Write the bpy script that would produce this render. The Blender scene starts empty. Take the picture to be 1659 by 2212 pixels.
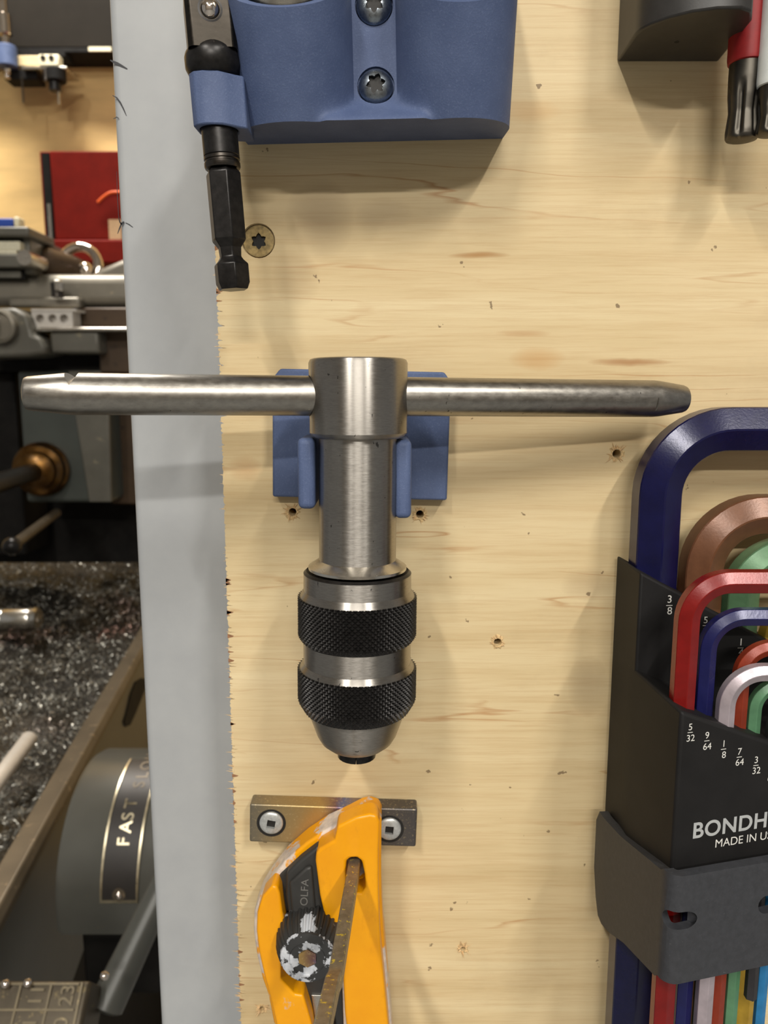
import bpy, bmesh, math, random
from mathutils import Vector, Matrix, noise

# ---------------------------------------------------------------- camera / light
# All coordinates below are in millimetres, measured from the camera: x right, y away from
# the viewer with the plywood face at y = 0, z up from camera height.  They are turned to
# metres when a mesh is linked; the camera stands 1.05 m above the floor.
S = 0.001
EYE = 1.05
D = 185.0                       # camera to plywood face
F = 1661.0                      # focal length in pixels of the 1659 x 2212 frame
PITCH = math.atan((1106 - 843) / F)
CP, SP = math.cos(PITCH), math.sin(PITCH)
scene = bpy.context.scene
C = scene.collection

cam_d = bpy.data.cameras.new('camera'); cam = bpy.data.objects.new('camera', cam_d); C.objects.link(cam)
cam.location = (0, -D * S, EYE)
cam.rotation_euler = (math.pi / 2 - PITCH, 0, 0)
cam_d.sensor_fit = 'HORIZONTAL'; cam_d.sensor_width = 36.0; cam_d.lens = 36.0 * F / 1659.0
cam_d.clip_start = 0.01; cam_d.clip_end = 50
cam_d.dof.use_dof = True; cam_d.dof.focus_distance = 0.162; cam_d.dof.aperture_fstop = 40.0
scene.camera = cam

world = bpy.data.worlds.new('world'); scene.world = world; world.use_nodes = True
world.node_tree.nodes['Background'].inputs[0].default_value = (1.0, 0.985, 0.95, 1)
world.node_tree.nodes['Background'].inputs[1].default_value = 0.27
vs = scene.view_settings
vs.view_transform = 'Standard'; vs.look = 'None'; vs.gamma = 1.0; vs.exposure = 0.0
vs.use_curve_mapping = False

def area(name, loc, target, sx, sy, power, col):
    d = bpy.data.lights.new(name, 'AREA'); d.shape = 'RECTANGLE'; d.size = sx; d.size_y = sy
    d.energy = power; d.color = col
    o = bpy.data.objects.new(name, d); C.objects.link(o); o.location = loc
    o.rotation_euler = (Vector(target) - Vector(loc)).to_track_quat('-Z', 'Y').to_euler()
    return o
WARM = (1.0, 0.965, 0.90)
# four strip fixtures of the workshop: three behind the photographer, one above the lathe
area('ceiling_strip_west', (-0.60, -1.55, EYE + 1.42), (-0.60, -1.55, 0), 0.07, 0.8, 32, WARM)
area('ceiling_strip_east', (0.80, -1.55, EYE + 1.42), (0.80, -1.55, 0), 0.07, 0.8, 33, WARM)
area('wall_strip_rear', (0.10, -2.50, EYE + 1.10), (0, 0, EYE), 0.9, 0.05, 26, WARM)
area('ceiling_strip_lathe', (-0.70, 1.00, EYE + 1.44), (-0.60, 1.35, EYE - 0.1), 0.6, 0.15, 38, WARM)

# ---------------------------------------------------------------- helpers
def ray(px, py):
    a, b = px - 829.5, 1106 - py
    return Vector((a, F * CP + b * SP, -F * SP + b * CP))
def at(px, py, Y):
    """point of the plane y = Y that stands behind a pixel of the photograph"""
    d = ray(px, py); k = (Y + D) / d.y
    return Vector((d.x * k, Y, d.z * k))
def zat(py, Y): return at(829.5, py, Y).z
def xat(px, py, Y): return at(px, py, Y).x
def at_plane(px, py, p0, n):
    d = ray(px, py); o = Vector((0, -D, 0)); k = (p0 - o).dot(n) / d.dot(n)
    return o + d * k
def frame(axis, up=None):
    a = Vector(axis).normalized()
    r = Vector(up) if up is not None else (Vector((0, 0, 1)) if abs(a.z) < .9 else Vector((1, 0, 0)))
    u = (r - a * r.dot(a)).normalized()
    return u, a.cross(u), a

class MB:
    def __init__(s): s.v = []; s.f = []
    def add(s, vs, fs):
        o = len(s.v); s.v += [Vector(p) for p in vs]; s.f += [tuple(i + o for i in f) for f in fs]; return s
    def box(s, a, b):
        x0, y0, z0 = a; x1, y1, z1 = b
        return s.add([(x0, y0, z0), (x1, y0, z0), (x1, y1, z0), (x0, y1, z0), (x0, y0, z1), (x1, y0, z1), (x1, y1, z1), (x0, y1, z1)],
                     [(0, 3, 2, 1), (4, 5, 6, 7), (0, 1, 5, 4), (1, 2, 6, 5), (2, 3, 7, 6), (3, 0, 4, 7)])
    def prism(s, pts, off):
        n = len(pts); off = Vector(off); p = [Vector(q) for q in pts]
        return s.add(p + [q + off for q in p], [tuple(range(n)), tuple(range(2 * n - 1, n - 1, -1))] +
                     [(i, n + i, n + (i + 1) % n, (i + 1) % n) for i in range(n)])
    def lathe(s, prof, org, axis=(0, 0, 1), n=48, up=None, rf=None, cap=True):
        u, w, a = frame(axis, up); org = Vector(org); vs_ = []; fs = []
        for r, h in prof:
            for i in range(n):
                t = 2 * math.pi * i / n; rr = rf(r, h, t) if rf else r
                vs_.append(org + a * h + (u * math.cos(t) + w * math.sin(t)) * rr)
        for k in range(len(prof) - 1):
            for i in range(n):
                j = (i + 1) % n; fs.append((k * n + i, k * n + j, (k + 1) * n + j, (k + 1) * n + i))
        if cap:
            fs.append(tuple(range(n - 1, -1, -1))); fs.append(tuple(range((len(prof) - 1) * n, len(prof) * n)))
        return s.add(vs_, fs)
    def tube(s, path, r, n=8, up=None, sect=None):
        path = [Vector(p) for p in path]; m = len(path); rr = r if isinstance(r, (list, tuple)) else [r] * m
        T = [(path[min(i + 1, m - 1)] - path[max(i - 1, 0)]).normalized() for i in range(m)]
        u, w, _ = frame(T[0], up); vs_ = []; fs = []
        for i in range(m):
            u = (u - T[i] * u.dot(T[i])).normalized(); w = T[i].cross(u)
            for k in range(n):
                t = 2 * math.pi * (k + (0.5 if sect else 0)) / n
                vs_.append(path[i] + (u * math.cos(t) + w * math.sin(t)) * rr[i])
        for i in range(m - 1):
            for k in range(n):
                j = (k + 1) % n; fs.append((i * n + k, i * n + j, (i + 1) * n + j, (i + 1) * n + k))
        fs.append(tuple(range(n - 1, -1, -1))); fs.append(tuple(range((m - 1) * n, m * n)))
        return s.add(vs_, fs)
    def grid(s, P, closed=False):
        """P: rows of points"""
        R, K = len(P), len(P[0]); fs = []
        for i in range(R - 1):
            for j in range(K if closed else K - 1):
                fs.append((i * K + j, i * K + (j + 1) % K, (i + 1) * K + (j + 1) % K, (i + 1) * K + j))
        return s.add([p for r in P for p in r], fs)
    def sphere(s, c, r, n=16, sq=(1, 1, 1)):
        c = Vector(c); P = []
        for i in range(n // 2 + 1):
            a = math.pi * i / (n // 2); rr = max(math.sin(a), 1e-4)
            P.append([c + Vector((math.cos(2 * math.pi * j / n) * rr * sq[0], math.sin(2 * math.pi * j / n) * rr * sq[1], math.cos(a) * sq[2])) * r for j in range(n)])
        return s.grid(P, True)
    def xf(s, M):
        s.v = [M @ p for p in s.v]; return s
    def mesh(s, name, org=Vector((0, 0, 0))):
        me = bpy.data.meshes.new(name)
        me.from_pydata([((p - org) * S)[:] for p in s.v], [], s.f); me.update()
        bm = bmesh.new(); bm.from_mesh(me); bmesh.ops.recalc_face_normals(bm, faces=bm.faces); bm.to_mesh(me); bm.free()
        return me

def wpos(p): return Vector((p[0] * S, p[1] * S, p[2] * S + EYE))
BASE = {}
def finish(me, smooth):
    if smooth:
        for p in me.polygons: p.use_smooth = True
        me.set_sharp_from_angle(angle=math.radians(smooth if smooth is not True else 35))
def build(name, mb, mat, parent=None, smooth=False, bevel=0, seg=2, cut=None, base=None):
    """link mb as ONE mesh object; parts are expressed relative to their parent's base point"""
    if base is None:
        if parent is None or parent.name not in BASE:
            lo = [min(p[i] for p in mb.v) for i in range(3)]; hi = [max(p[i] for p in mb.v) for i in range(3)]
            base = Vector(((lo[0] + hi[0]) / 2, (lo[1] + hi[1]) / 2, lo[2]))
        else: base = BASE[parent.name]
    me = mb.mesh(name, Vector(base))
    o = bpy.data.objects.new(name, me); C.objects.link(o); BASE[o.name] = Vector(base)
    if parent is None: o.location = wpos(base)
    else:
        o.parent = parent; o.location = (Vector(base) - BASE[parent.name]) * S
    if cut:
        tmp = []
        for c in cut:
            t = bpy.data.objects.new('cutter', c.mesh('cutter', Vector(base))); C.objects.link(t); t.parent = o
            m = o.modifiers.new('cut', 'BOOLEAN'); m.object = t; m.operation = 'DIFFERENCE'; m.solver = 'EXACT'; tmp.append(t)
        bpy.context.view_layer.update()
        dg = bpy.context.evaluated_depsgraph_get()
        new = bpy.data.meshes.new_from_object(o.evaluated_get(dg)); o.modifiers.clear(); o.data = new; new.name = name
        for t in tmp: bpy.data.objects.remove(t)
        me = new
    me.materials.clear(); me.materials.append(mat)
    finish(me, smooth)
    if bevel:
        b = o.modifiers.new('bevel', 'BEVEL'); b.width = bevel * S; b.segments = seg; b.limit_method = 'ANGLE'; b.angle_limit = math.radians(32)
        if not smooth:
            finish(me, 30)
    return o
def thing(name, base, label, cat, group=None):
    o = bpy.data.objects.new(name, None); C.objects.link(o); o.location = wpos(base); BASE[o.name] = Vector(base)
    o.empty_display_size = 0.01
    return tag(o, label, cat, group)
def tag(o, label, cat, group=None):
    o['label'] = label; o['category'] = cat
    if group: o['group'] = group
    return o
def struct(o): o['kind'] = 'structure'; return o
def text(name, body, h, mat, parent, org, xd, yd, bold=0.0, depth=0.02, align='LEFT', wide=1.0, spacing=1.0):
    """raised flat lettering: cap height h, lower-left corner (or centre) org, xd/yd reading and up directions"""
    cu = bpy.data.curves.new('t', 'FONT'); cu.body = body; cu.size = 1.0; cu.offset = bold; cu.extrude = 0.0
    cu.align_x = align; cu.space_character = spacing
    t = bpy.data.objects.new('t', cu); C.objects.link(t); bpy.context.view_layer.update()
    me = bpy.data.meshes.new_from_object(t.evaluated_get(bpy.context.evaluated_depsgraph_get()))
    bpy.data.objects.remove(t)
    xd = Vector(xd).normalized(); yd = Vector(yd).normalized(); n = xd.cross(yd)
    k = h / 0.69; base = BASE[parent.name]
    for v in me.vertices:
        p = Vector(org) + xd * (v.co.x * k * wide) + yd * (v.co.y * k) + n * depth
        v.co = (p - base) * S
    me.materials.clear(); me.materials.append(mat); me.name = name
    o = bpy.data.objects.new(name, me); C.objects.link(o); o.parent = parent; BASE[o.name] = base
    return o

# ---------------------------------------------------------------- materials
def lin(c):
    return tuple((x / 255 / 12.92 if x / 255 < 0.04045 else ((x / 255 + 0.055) / 1.055) ** 2.4) for x in c) + (1,)
class NT:
    def __init__(s, name):
        s.m = bpy.data.materials.new(name); s.m.use_nodes = True; s.t = s.m.node_tree
        s.b = s.t.nodes['Principled BSDF']; s._c = None
    def n(s, t, **kw):
        x = s.t.nodes.new(t)
        for k, v in kw.items(): setattr(x, k, v)
        return x
    def L(s, a, b): s.t.links.new(a, b)
    def co(s, scale=(1, 1, 1), loc=(0, 0, 0), rot=(0, 0, 0)):
        if s._c is None: s._c = s.n('ShaderNodeTexCoord')
        m = s.n('ShaderNodeMapping'); m.inputs['Scale'].default_value = scale; m.inputs['Location'].default_value = loc; m.inputs['Rotation'].default_value = rot
        s.L(s._c.outputs['Object'], m.inputs[0]); return m.outputs[0]
    def noise(s, scale, detail=4, rough=.6, sc=(1, 1, 1), loc=(0, 0, 0), dist=0):
        x = s.n('ShaderNodeTexNoise'); x.inputs['Scale'].default_value = scale; x.inputs['Detail'].default_value = detail
        x.inputs['Roughness'].default_value = rough; x.inputs['Distortion'].default_value = dist
        s.L(s.co(sc, loc), x.inputs['Vector']); return x.outputs[0]
    def ramp(s, src, stops):
        r = s.n('ShaderNodeValToRGB'); e = r.color_ramp.elements
        while len(e) < len(stops): e.new(.5)
        for i, (p, c) in enumerate(stops):
            e[i].position = p; e[i].color = c if len(c) == 4 else tuple(c) + (1,)
        s.L(src, r.inputs[0]); return r.outputs[0]
    def mask(s, src, lo, hi): return s.ramp(src, [(lo, (0, 0, 0, 1)), (hi, (1, 1, 1, 1))])
    def math(s, op, a, b=None, c=None):
        x = s.n('ShaderNodeMath', operation=op)
        for i, v in enumerate((a, b, c)):
            if v is None: continue
            if isinstance(v, (int, float)): x.inputs[i].default_value = v
            else: s.L(v, x.inputs[i])
        return x.outputs[0]
    def mix(s, f, a, b, blend='MIX'):
        x = s.n('ShaderNodeMix', data_type='RGBA', blend_type=blend)
        for i, v in ((0, f), (6, a), (7, b)):
            if isinstance(v, (int, float)): x.inputs[i].default_value = v
            elif isinstance(v, tuple): x.inputs[i].default_value = v
            else: s.L(v, x.inputs[i])
        return x.outputs[2]
    def col(s, v):
        if isinstance(v, tuple): s.b.inputs['Base Color'].default_value = v
        else: s.L(v, s.b.inputs['Base Color'])
    def set(s, **kw):
        for k, v in kw.items():
            i = s.b.inputs[k.replace('_', ' ')]
            if isinstance(v, (int, float, tuple)): i.default_value = v
            else: s.L(v, i)
    def bump(s, h, strength=.3, dist=.0002):
        x = s.n('ShaderNodeBump'); x.inputs['Strength'].default_value = strength; x.inputs['Distance'].default_value = dist
        s.L(h, x.inputs['Height']); s.L(x.outputs[0], s.b.inputs['Normal'])

def plain(name, rgb, rough=.5, metal=0, var=.12, scale=400, bump=0, bscale=3000, bdist=.0001, sc=(1, 1, 1), spec=None):
    t = NT(name); c = lin(rgb)
    n = t.noise(scale, 5, .6, sc)
    dk = tuple(x * (1 - var * 1.6) for x in c[:3]) + (1,); lt = tuple(min(1, x * (1 + var)) for x in c[:3]) + (1,)
    t.col(t.ramp(n, [(.3, dk), (.7, lt)])); t.set(Roughness=rough, Metallic=metal)
    if spec is not None: t.b.inputs['Specular IOR Level'].default_value = spec
    if bump: t.bump(t.noise(bscale, 4, .6, sc), bump, bdist)
    return t.m
def speckled(name, rgb, spot, rough, amount=.62, scale=600, metal=0, bump=.15, bscale=2500):
    """base colour with worn flecks"""
    t = NT(name)
    m = t.mask(t.noise(scale, 6, .7), amount, amount + .05)
    n = t.noise(scale * .3, 3); c = lin(rgb)
    base = t.ramp(n, [(.3, tuple(x * .8 for x in c[:3]) + (1,)), (.7, tuple(x * 1.12 for x in c[:3]) + (1,))])
    t.col(t.mix(m, base, lin(spot))); t.set(Roughness=rough, Metallic=metal)
    t.bump(t.noise(bscale, 4, .6), bump, .0001)
    return t.m

def plywood_mat():
    t = NT('birch_plywood')
    g1 = t.noise(1.0, 6, .7, (45, 45, 1500)); g2 = t.noise(1.0, 4, .6, (6, 6, 75), (3, 0, 1)); g3 = t.noise(14, 3, .5)
    c = t.ramp(g2, [(.25, lin((194, 170, 126))), (.5, lin((212, 190, 147))), (.75, lin((224, 206, 165)))])
    c = t.mix(t.math('MULTIPLY', t.mask(g1, .45, .66), .26), c, lin((176, 136, 88)))
    c = t.mix(t.math('MULTIPLY', t.mask(g3, .5, .75), .25), c, lin((238, 214, 176)))
    # growth lines: thin brown contour lines of a slow field
    w = t.n('ShaderNodeTexNoise'); w.inputs['Scale'].default_value = 1; w.inputs['Detail'].default_value = 5; w.inputs['Roughness'].default_value = .42
    t.L(t.co((4.5, 4.5, 52), (1.3, 0, .4)), w.inputs['Vector'])
    fr = t.math('FRACT', t.math('MULTIPLY', w.outputs[0], 9.0))
    line = t.ramp(fr, [(0, (0, 0, 0, 1)), (.44, (0, 0, 0, 1)), (.5, (1, 1, 1, 1)), (.53, (0, 0, 0, 1))])
    br = t.mask(t.noise(1.0, 4, .6, (14, 14, 70), (5, 1, 2)), .47, .62)
    c = t.mix(t.math('MULTIPLY', t.math('MULTIPLY', line, br), .6), c, lin((168, 112, 60)))
    # single brown mineral streaks of the veneer
    sep = t.n('ShaderNodeSeparateXYZ'); t.L(t.co(), sep.inputs[0])
    wob = t.math('MULTIPLY', t.math('SUBTRACT', t.noise(60, 3), .5), .004)
    def streak(cx, cz, rx, rz, amt, colr, c):
        dx = t.math('DIVIDE', t.math('SUBTRACT', sep.outputs[0], cx), rx)
        dz = t.math('DIVIDE', t.math('SUBTRACT', t.math('ADD', sep.outputs[2], t.math('MULTIPLY', wob, min(1, rz / .002))), cz), rz)
        d = t.math('ADD', t.math('MULTIPLY', dx, dx), t.math('MULTIPLY', dz, dz))
        m = t.math('MULTIPLY', t.ramp(d, [(0, (1, 1, 1, 1)), (1, (0, 0, 0, 1))]), amt)
        return t.mix(m, c, colr)
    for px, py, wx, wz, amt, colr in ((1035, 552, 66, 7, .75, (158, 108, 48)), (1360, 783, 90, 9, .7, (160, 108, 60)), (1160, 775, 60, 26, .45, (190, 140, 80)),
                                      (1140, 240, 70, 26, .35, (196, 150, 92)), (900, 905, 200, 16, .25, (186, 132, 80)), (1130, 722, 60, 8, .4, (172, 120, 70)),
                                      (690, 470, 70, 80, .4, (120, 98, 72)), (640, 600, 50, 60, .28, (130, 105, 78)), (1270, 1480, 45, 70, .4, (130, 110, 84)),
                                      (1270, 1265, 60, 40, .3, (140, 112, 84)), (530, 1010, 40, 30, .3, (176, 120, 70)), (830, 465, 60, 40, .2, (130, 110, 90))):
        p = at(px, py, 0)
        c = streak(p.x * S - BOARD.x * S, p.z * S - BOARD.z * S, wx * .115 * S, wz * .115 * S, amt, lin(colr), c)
    # dark specks and grime
    sp = t.mask(t.noise(260, 3, .5, (1, 1, 1), (7, 2, 4)), .735, .75)
    c = t.mix(t.math('MULTIPLY', sp, .7), c, lin((90, 66, 44)))
    gr = t.mask(t.noise(22, 6, .7, (1, 1, 1.4), (2, 9, 1)), .56, .8)
    c = t.mix(t.math('MULTIPLY', gr, .22), c, lin((150, 128, 100)))
    t.col(c); t.set(Roughness=.55)
    t.b.inputs['Specular IOR Level'].default_value = .3
    t.bump(g1, .25, .00012)
    return t.m
BOARD = Vector((40, 9, -175))

def steel(name, rgb=(176, 172, 166), rough=.3, streak=(1, 1, 1), scale=900, var=.25, bump=.05, aniso=0.0, pits=.0):
    t = NT(name); c = lin(rgb)
    n = t.noise(scale, 6, .65, streak)
    col = t.ramp(n, [(.3, tuple(x * (1 - var) for x in c[:3]) + (1,)), (.7, c)])
    big = t.noise(60, 4, .6)
    col = t.mix(t.math('MULTIPLY', t.mask(big, .5, .75), .25), col, lin((120, 112, 104)))
    if pits:
        p = t.mask(t.noise(900, 3, .5, (1, 1, .6), (3, 3, 3)), pits, pits + .03)
        col = t.mix(t.math('MULTIPLY', p, .75), col, lin((48, 44, 42)))
    t.col(col); t.set(Metallic=1.0)
    t.set(Roughness=t.math('ADD', t.math('MULTIPLY', n, .22), rough - .1))
    if aniso:
        tg = t.n('ShaderNodeTangent', direction_type='RADIAL', axis='Z'); t.L(tg.outputs[0], t.b.inputs['Tangent'])
        t.set(Anisotropic=aniso); t.b.inputs['Anisotropic Rotation'].default_value = .25
    if bump: t.bump(n, bump, .00005)
    return t.m

M = {}
M['ply'] = plywood_mat()
M['ply_edge'] = plain('torn_veneer', (222, 188, 140), .8, var=.2, scale=900)
M['ply_torn'] = plain('raw_veneer', (214, 184, 134), .85, var=.3, scale=1200)
M['ply_dark'] = plain('plywood_core', (150, 108, 76), .85, var=.2, scale=900)
M['hole'] = plain('hole_wall', (70, 46, 28), .9)
t = NT('grey_paint')
n1 = t.noise(60, 5, .65); sm = t.mask(t.noise(9, 5, .6, (1, 1, 1), (4, 0, 0)), .58, .75)
c = t.ramp(n1, [(.3, lin((158, 160, 162))), (.7, lin((166, 168, 169)))])
c = t.mix(t.math('MULTIPLY', sm, .2), c, lin((140, 140, 140)))
t.col(c); t.set(Roughness=.42); t.bump(t.noise(1200, 3), .04, .0001); M['post'] = t.m
M['ink'] = plain('black_ink', (24, 24, 30), .5, var=.05)
# fused-powder printed plastic
t = NT('blue_print'); n = t.noise(2600, 3, .7); n2 = t.noise(80, 4, .6)
c = t.ramp(n2, [(.3, lin((70, 84, 118))), (.7, lin((86, 100, 134)))])
c = t.mix(t.math('MULTIPLY', t.mask(n, .55, .7), .3), c, lin((116, 130, 160)))
t.col(c); t.set(Roughness=.6); t.bump(n, .3, .0002); t.b.inputs['Specular IOR Level'].default_value = .35; M['blue'] = t.m
M['steel'] = steel('turned_steel', (172, 167, 160), .36, (1, 1, 6), 700, aniso=.9, pits=.70)
M['steel_bar'] = steel('ground_bar', (168, 163, 155), .32, (.5, 1, 1), 900, var=.3, bump=.12, pits=.72)
M['bright'] = steel('bright_steel', (215, 210, 200), .24, (1, 1, 4), 600, var=.15)
M['knurl'] = plain('black_oxide', (44, 42, 41), .36, .55, var=.35, scale=1500)
M['black_steel'] = plain('black_steel', (40, 38, 37), .34, .6, var=.3, scale=700, bump=.05)
M['gun'] = steel('gunmetal', (84, 79, 74), .3, (1, 1, 2), 700, var=.3)
M['drive'] = steel('drive_steel', (58, 54, 49), .34, (1, 1, 2), 700, var=.3)
M['chrome'] = steel('chrome', (225, 215, 205), .08, (1, 1, 1), 300, var=.1, bump=0)
M['zinc'] = steel('zinc_screw', (190, 192, 192), .28, (1, 1, 1), 1500, var=.3)
M['zinc_blue'] = steel('zinc_blue', (150, 158, 166), .28, (1, 1, 1), 1500, var=.3)
M['zinc_flat'] = plain('bright_zinc', (196, 198, 196), .34, .55, var=.15, scale=1500)
M['recess'] = plain('recess_shade', (36, 34, 32), .6, .3)  # dark tone standing in for shade inside recesses and holes
M['brass_screw'] = plain('yellow_passivated', (150, 128, 82), .5, .4, var=.3, scale=900)
# heat tinted flat bar
t = NT('heat_tinted_steel'); sep = t.n('ShaderNodeSeparateXYZ'); t.L(t.co(), sep.inputs[0])
xx = t.math('ADD', t.math('MULTIPLY', sep.outputs[0], 24.0), t.math('ADD', .5, t.math('MULTIPLY', t.math('SUBTRACT', t.noise(300, 4), .5), .12)))
c = t.ramp(xx, [(0, lin((120, 112, 96))), (.2, lin((160, 138, 96))), (.42, lin((180, 148, 90))), (.52, lin((120, 88, 84))), (.57, lin((92, 100, 140))),
                (.62, lin((130, 112, 100))), (.75, lin((96, 88, 80))), (1, lin((86, 82, 80)))])
fl = t.mask(t.noise(1400, 5, .7), .56, .66)
c = t.mix(t.math('MULTIPLY', fl, .45), c, lin((206, 186, 140)))
t.col(c); t.set(Metallic=.55, Roughness=.36); t.bump(t.noise(900, 5, .7), .12, .0001); M['tint'] = t.m
t = NT('hook_steel'); n = t.noise(500, 6, .7)
c = t.ramp(n, [(.3, lin((112, 103, 88))), (.7, lin((146, 138, 122)))])
yl = t.math('MULTIPLY', t.mask(t.noise(650, 5, .75, (1, 1, 1), (1, 4, 2)), .6, .62), .9)
c = t.mix(yl, c, lin((226, 206, 70)))
t.col(c); t.set(Metallic=.7, Roughness=.4); t.bump(n, .15, .0001); M['hook'] = t.m
# yellow moulded plastic with smears of grey paint
t = NT('yellow_plastic'); sep = t.n('ShaderNodeSeparateXYZ'); t.L(t.co(), sep.inputs[0])
c = t.ramp(t.noise(70, 4), [(.3, lin((226, 148, 3))), (.7, lin((236, 162, 5)))])
pn = t.noise(110, 6, .6, (1, 1, .6), (2.2, .3, 1)); 
side = t.math('ABSOLUTE', t.math('SUBTRACT', sep.outputs[0], -.0002))
edge = t.math('MULTIPLY', t.math('SUBTRACT', side, .0092), 28.0)
pm = t.mask(pn, .47, .5)
c = t.mix(t.math('MULTIPLY', pm, .9), c, t.ramp(t.noise(500, 4), [(.3, lin((176, 174, 176))), (.7, lin((226, 214, 200)))]))
c = t.mix(t.math('MULTIPLY', t.mask(t.noise(240, 6, .7, (1, 1, .5), (7, 7, 1)), .6, .8), .25), c, lin((150, 96, 10)))
t.col(c); t.set(Roughness=.36); t.bump(t.noise(300, 3), .06, .0003); M['yellow'] = t.m
t = NT('yellow_grip'); c = t.ramp(t.noise(70, 4), [(.3, lin((228, 150, 3))), (.7, lin((237, 163, 5)))])
pm = t.mask(t.noise(75, 6, .62, (1, 1, .55), (3.1, .4, 6.3)), .63, .66)
c = t.mix(t.math('MULTIPLY', pm, .85), c, t.ramp(t.noise(600, 4), [(.3, lin((170, 166, 164))), (.7, lin((214, 192, 168)))]))
c = t.mix(t.math('MULTIPLY', t.mask(t.noise(200, 6, .7, (1, 1, .5), (7, 7, 1)), .56, .8), .3), c, lin((150, 96, 10)))
t.col(c); t.set(Roughness=.33); t.bump(t.noise(300, 3), .05, .0003); M['yellow_pad'] = t.m
M['rubber'] = speckled('black_plastic', (50, 49, 47), (96, 94, 92), .5, .74, 300)
t = NT('paint_smeared_black'); pn = t.noise(260, 6, .6, (1, 1, 1), (1, 3, 2))
c = t.mix(t.mask(pn, .5, .53), lin((46, 46, 46)), t.ramp(t.noise(700, 4), [(.3, lin((168, 172, 180))), (.7, lin((202, 204, 208)))]))
t.col(c); t.set(Roughness=.5); t.bump(pn, .2, .0003); M['smear'] = t.m
t = NT('paint_flecked_ribs'); pn = t.noise(160, 5, .6, (1, 1, 1), (4, 1, 2))
c = t.mix(t.mask(pn, .57, .6), lin((44, 44, 43)), lin((176, 180, 186)))
t.col(c); t.set(Roughness=.5); M['rib'] = t.m
M['letter_dark'] = plain('moulded_letters', (104, 102, 98), .5)
M['case'] = speckled('case_plastic', (29, 28, 28), (80, 76, 70), .58, .755, 380, bump=.12)
M['case'].node_tree.nodes['Principled BSDF'].inputs['Specular IOR Level'].default_value = .2
M['bracket'] = speckled('textured_bracket', (52, 53, 57), (110, 110, 112), .58, .66, 2600, bump=.35, bscale=2600)
M['white_print'] = plain('white_print', (214, 212, 206), .6, var=.05)
M['grey_print'] = plain('grey_print', (170, 172, 172), .6, var=.05)
def keymat(name, rgb, metal=.35, rough=.3): return speckled(name, rgb, tuple(min(255, x + 70) for x in rgb), rough, .77, 800, metal, bump=.18, bscale=1800)
M['k_navy'] = keymat('navy_coat', (15, 16, 60), .15, .24)
M['k_brown'] = keymat('brown_coat', (108, 70, 47), .2); M['k_green'] = keymat('green_coat', (90, 128, 92), .2)
M['k_yellow'] = keymat('yellow_coat', (196, 158, 60)); M['k_red'] = keymat('red_coat', (122, 17, 14), .1, .27)
M['k_blue2'] = keymat('blue_coat', (22, 25, 78), .12, .26); M['k_silver'] = keymat('silver_coat', (180, 168, 174), .4)
M['k_orange'] = keymat('orange_coat', (136, 50, 29), .15); M['k_green2'] = keymat('mint_coat', (88, 132, 98), .15); M['k_black'] = keymat('black_coat', (56, 54, 56))
M['k_sky'] = keymat('sky_coat', (50, 130, 186))
M['soft_black'] = plain('soft_black', (47, 45, 43), .42, var=.15, scale=300, bump=.1)
M['red_band'] = plain('red_sleeve', (142, 20, 22), .5, var=.12)
M['white_band'] = plain('white_sleeve', (220, 224, 222), .5, var=.04)
M['tool_grey'] = steel('fluted_steel', (88, 84, 77), .42, (1, 1, 1), 500, var=.2)

# background
M['wall'] = plain('shop_plywood', (214, 178, 116), .6, var=.1, scale=7, sc=(1, 1, 5))
M['plaster'] = plain('shop_wall', (150, 144, 136), .8, var=.1, scale=4)
M['ceil'] = plain('shop_ceiling', (190, 186, 178), .8, var=.05, scale=4)
M['concrete'] = plain('concrete', (132, 134, 134), .6, var=.15, scale=9)
M['cabinet'] = plain('dark_cabinet', (34, 30, 25), .7, var=.08, scale=20, spec=.08)
M['dark'] = plain('grime_shade_black', (22, 20, 18), .7, var=.3, scale=40, spec=.15)  # also coats solid pieces that stand in for shade in gaps
M['redbox'] = plain('red_enamel', (112, 22, 12), .6, var=.12, scale=30, spec=.1)
M['cast'] = speckled('oily_casting', (124, 118, 106), (158, 148, 124), .4, .62, 60, .45, .1, 300)
M['cast_grey'] = speckled('grey_casting', (94, 91, 82), (124, 116, 98), .42, .62, 60, .15, .1, 300)
M['lathe_paint'] = speckled('lathe_enamel', (70, 70, 65), (92, 78, 60), .38, .7, 40, .1, .08, 300)
M['apron'] = speckled('apron_paint', (62, 66, 61), (74, 62, 42), .45, .66, 50, 0, .05, 300)
M['worn_rim'] = speckled('worn_rim', (90, 80, 65), (122, 106, 84), .45, .6, 90, .4, .1, 300)
M['brown_oil'] = speckled('oily_brown', (70, 54, 38), (48, 36, 26), .4, .6, 60, .3, .05)
M['brassy'] = steel('oily_brass', (104, 74, 38), .3, (1, 1, 1), 90, var=.3)
M['alu'] = plain('milled_aluminium', (198, 192, 184), .45, .3, var=.06, scale=90)
M['ivory'] = plain('ivory_plastic', (226, 216, 184), .5, var=.05)
M['tan'] = plain('tan_bar', (206, 184, 140), .5, var=.08, scale=60)
M['beige'] = plain('beige_insert', (206, 200, 176), .5)
M['cobalt'] = plain('cobalt_plastic', (26, 66, 160), .45)
M['plate'] = speckled('black_nameplate', (44, 40, 37), (92, 78, 56), .45, .7, 200, .3, .1, 500)
M['plate_edge'] = steel('worn_nickel', (214, 202, 172), .3, (1, 1, 1), 200, var=.3)
M['drum'] = speckled('drum_enamel', (82, 81, 75), (108, 90, 60), .32, .64, 50, .2, .06, 400)
M['bronze'] = speckled('cast_chart', (70, 62, 49), (100, 88, 62), .4, .6, 150, .6, .15, 500)
M['swarf_bed'] = speckled('swarf_bed', (44, 41, 37), (128, 124, 114), .4, .58, 350, .6, .8, 350)
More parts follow.
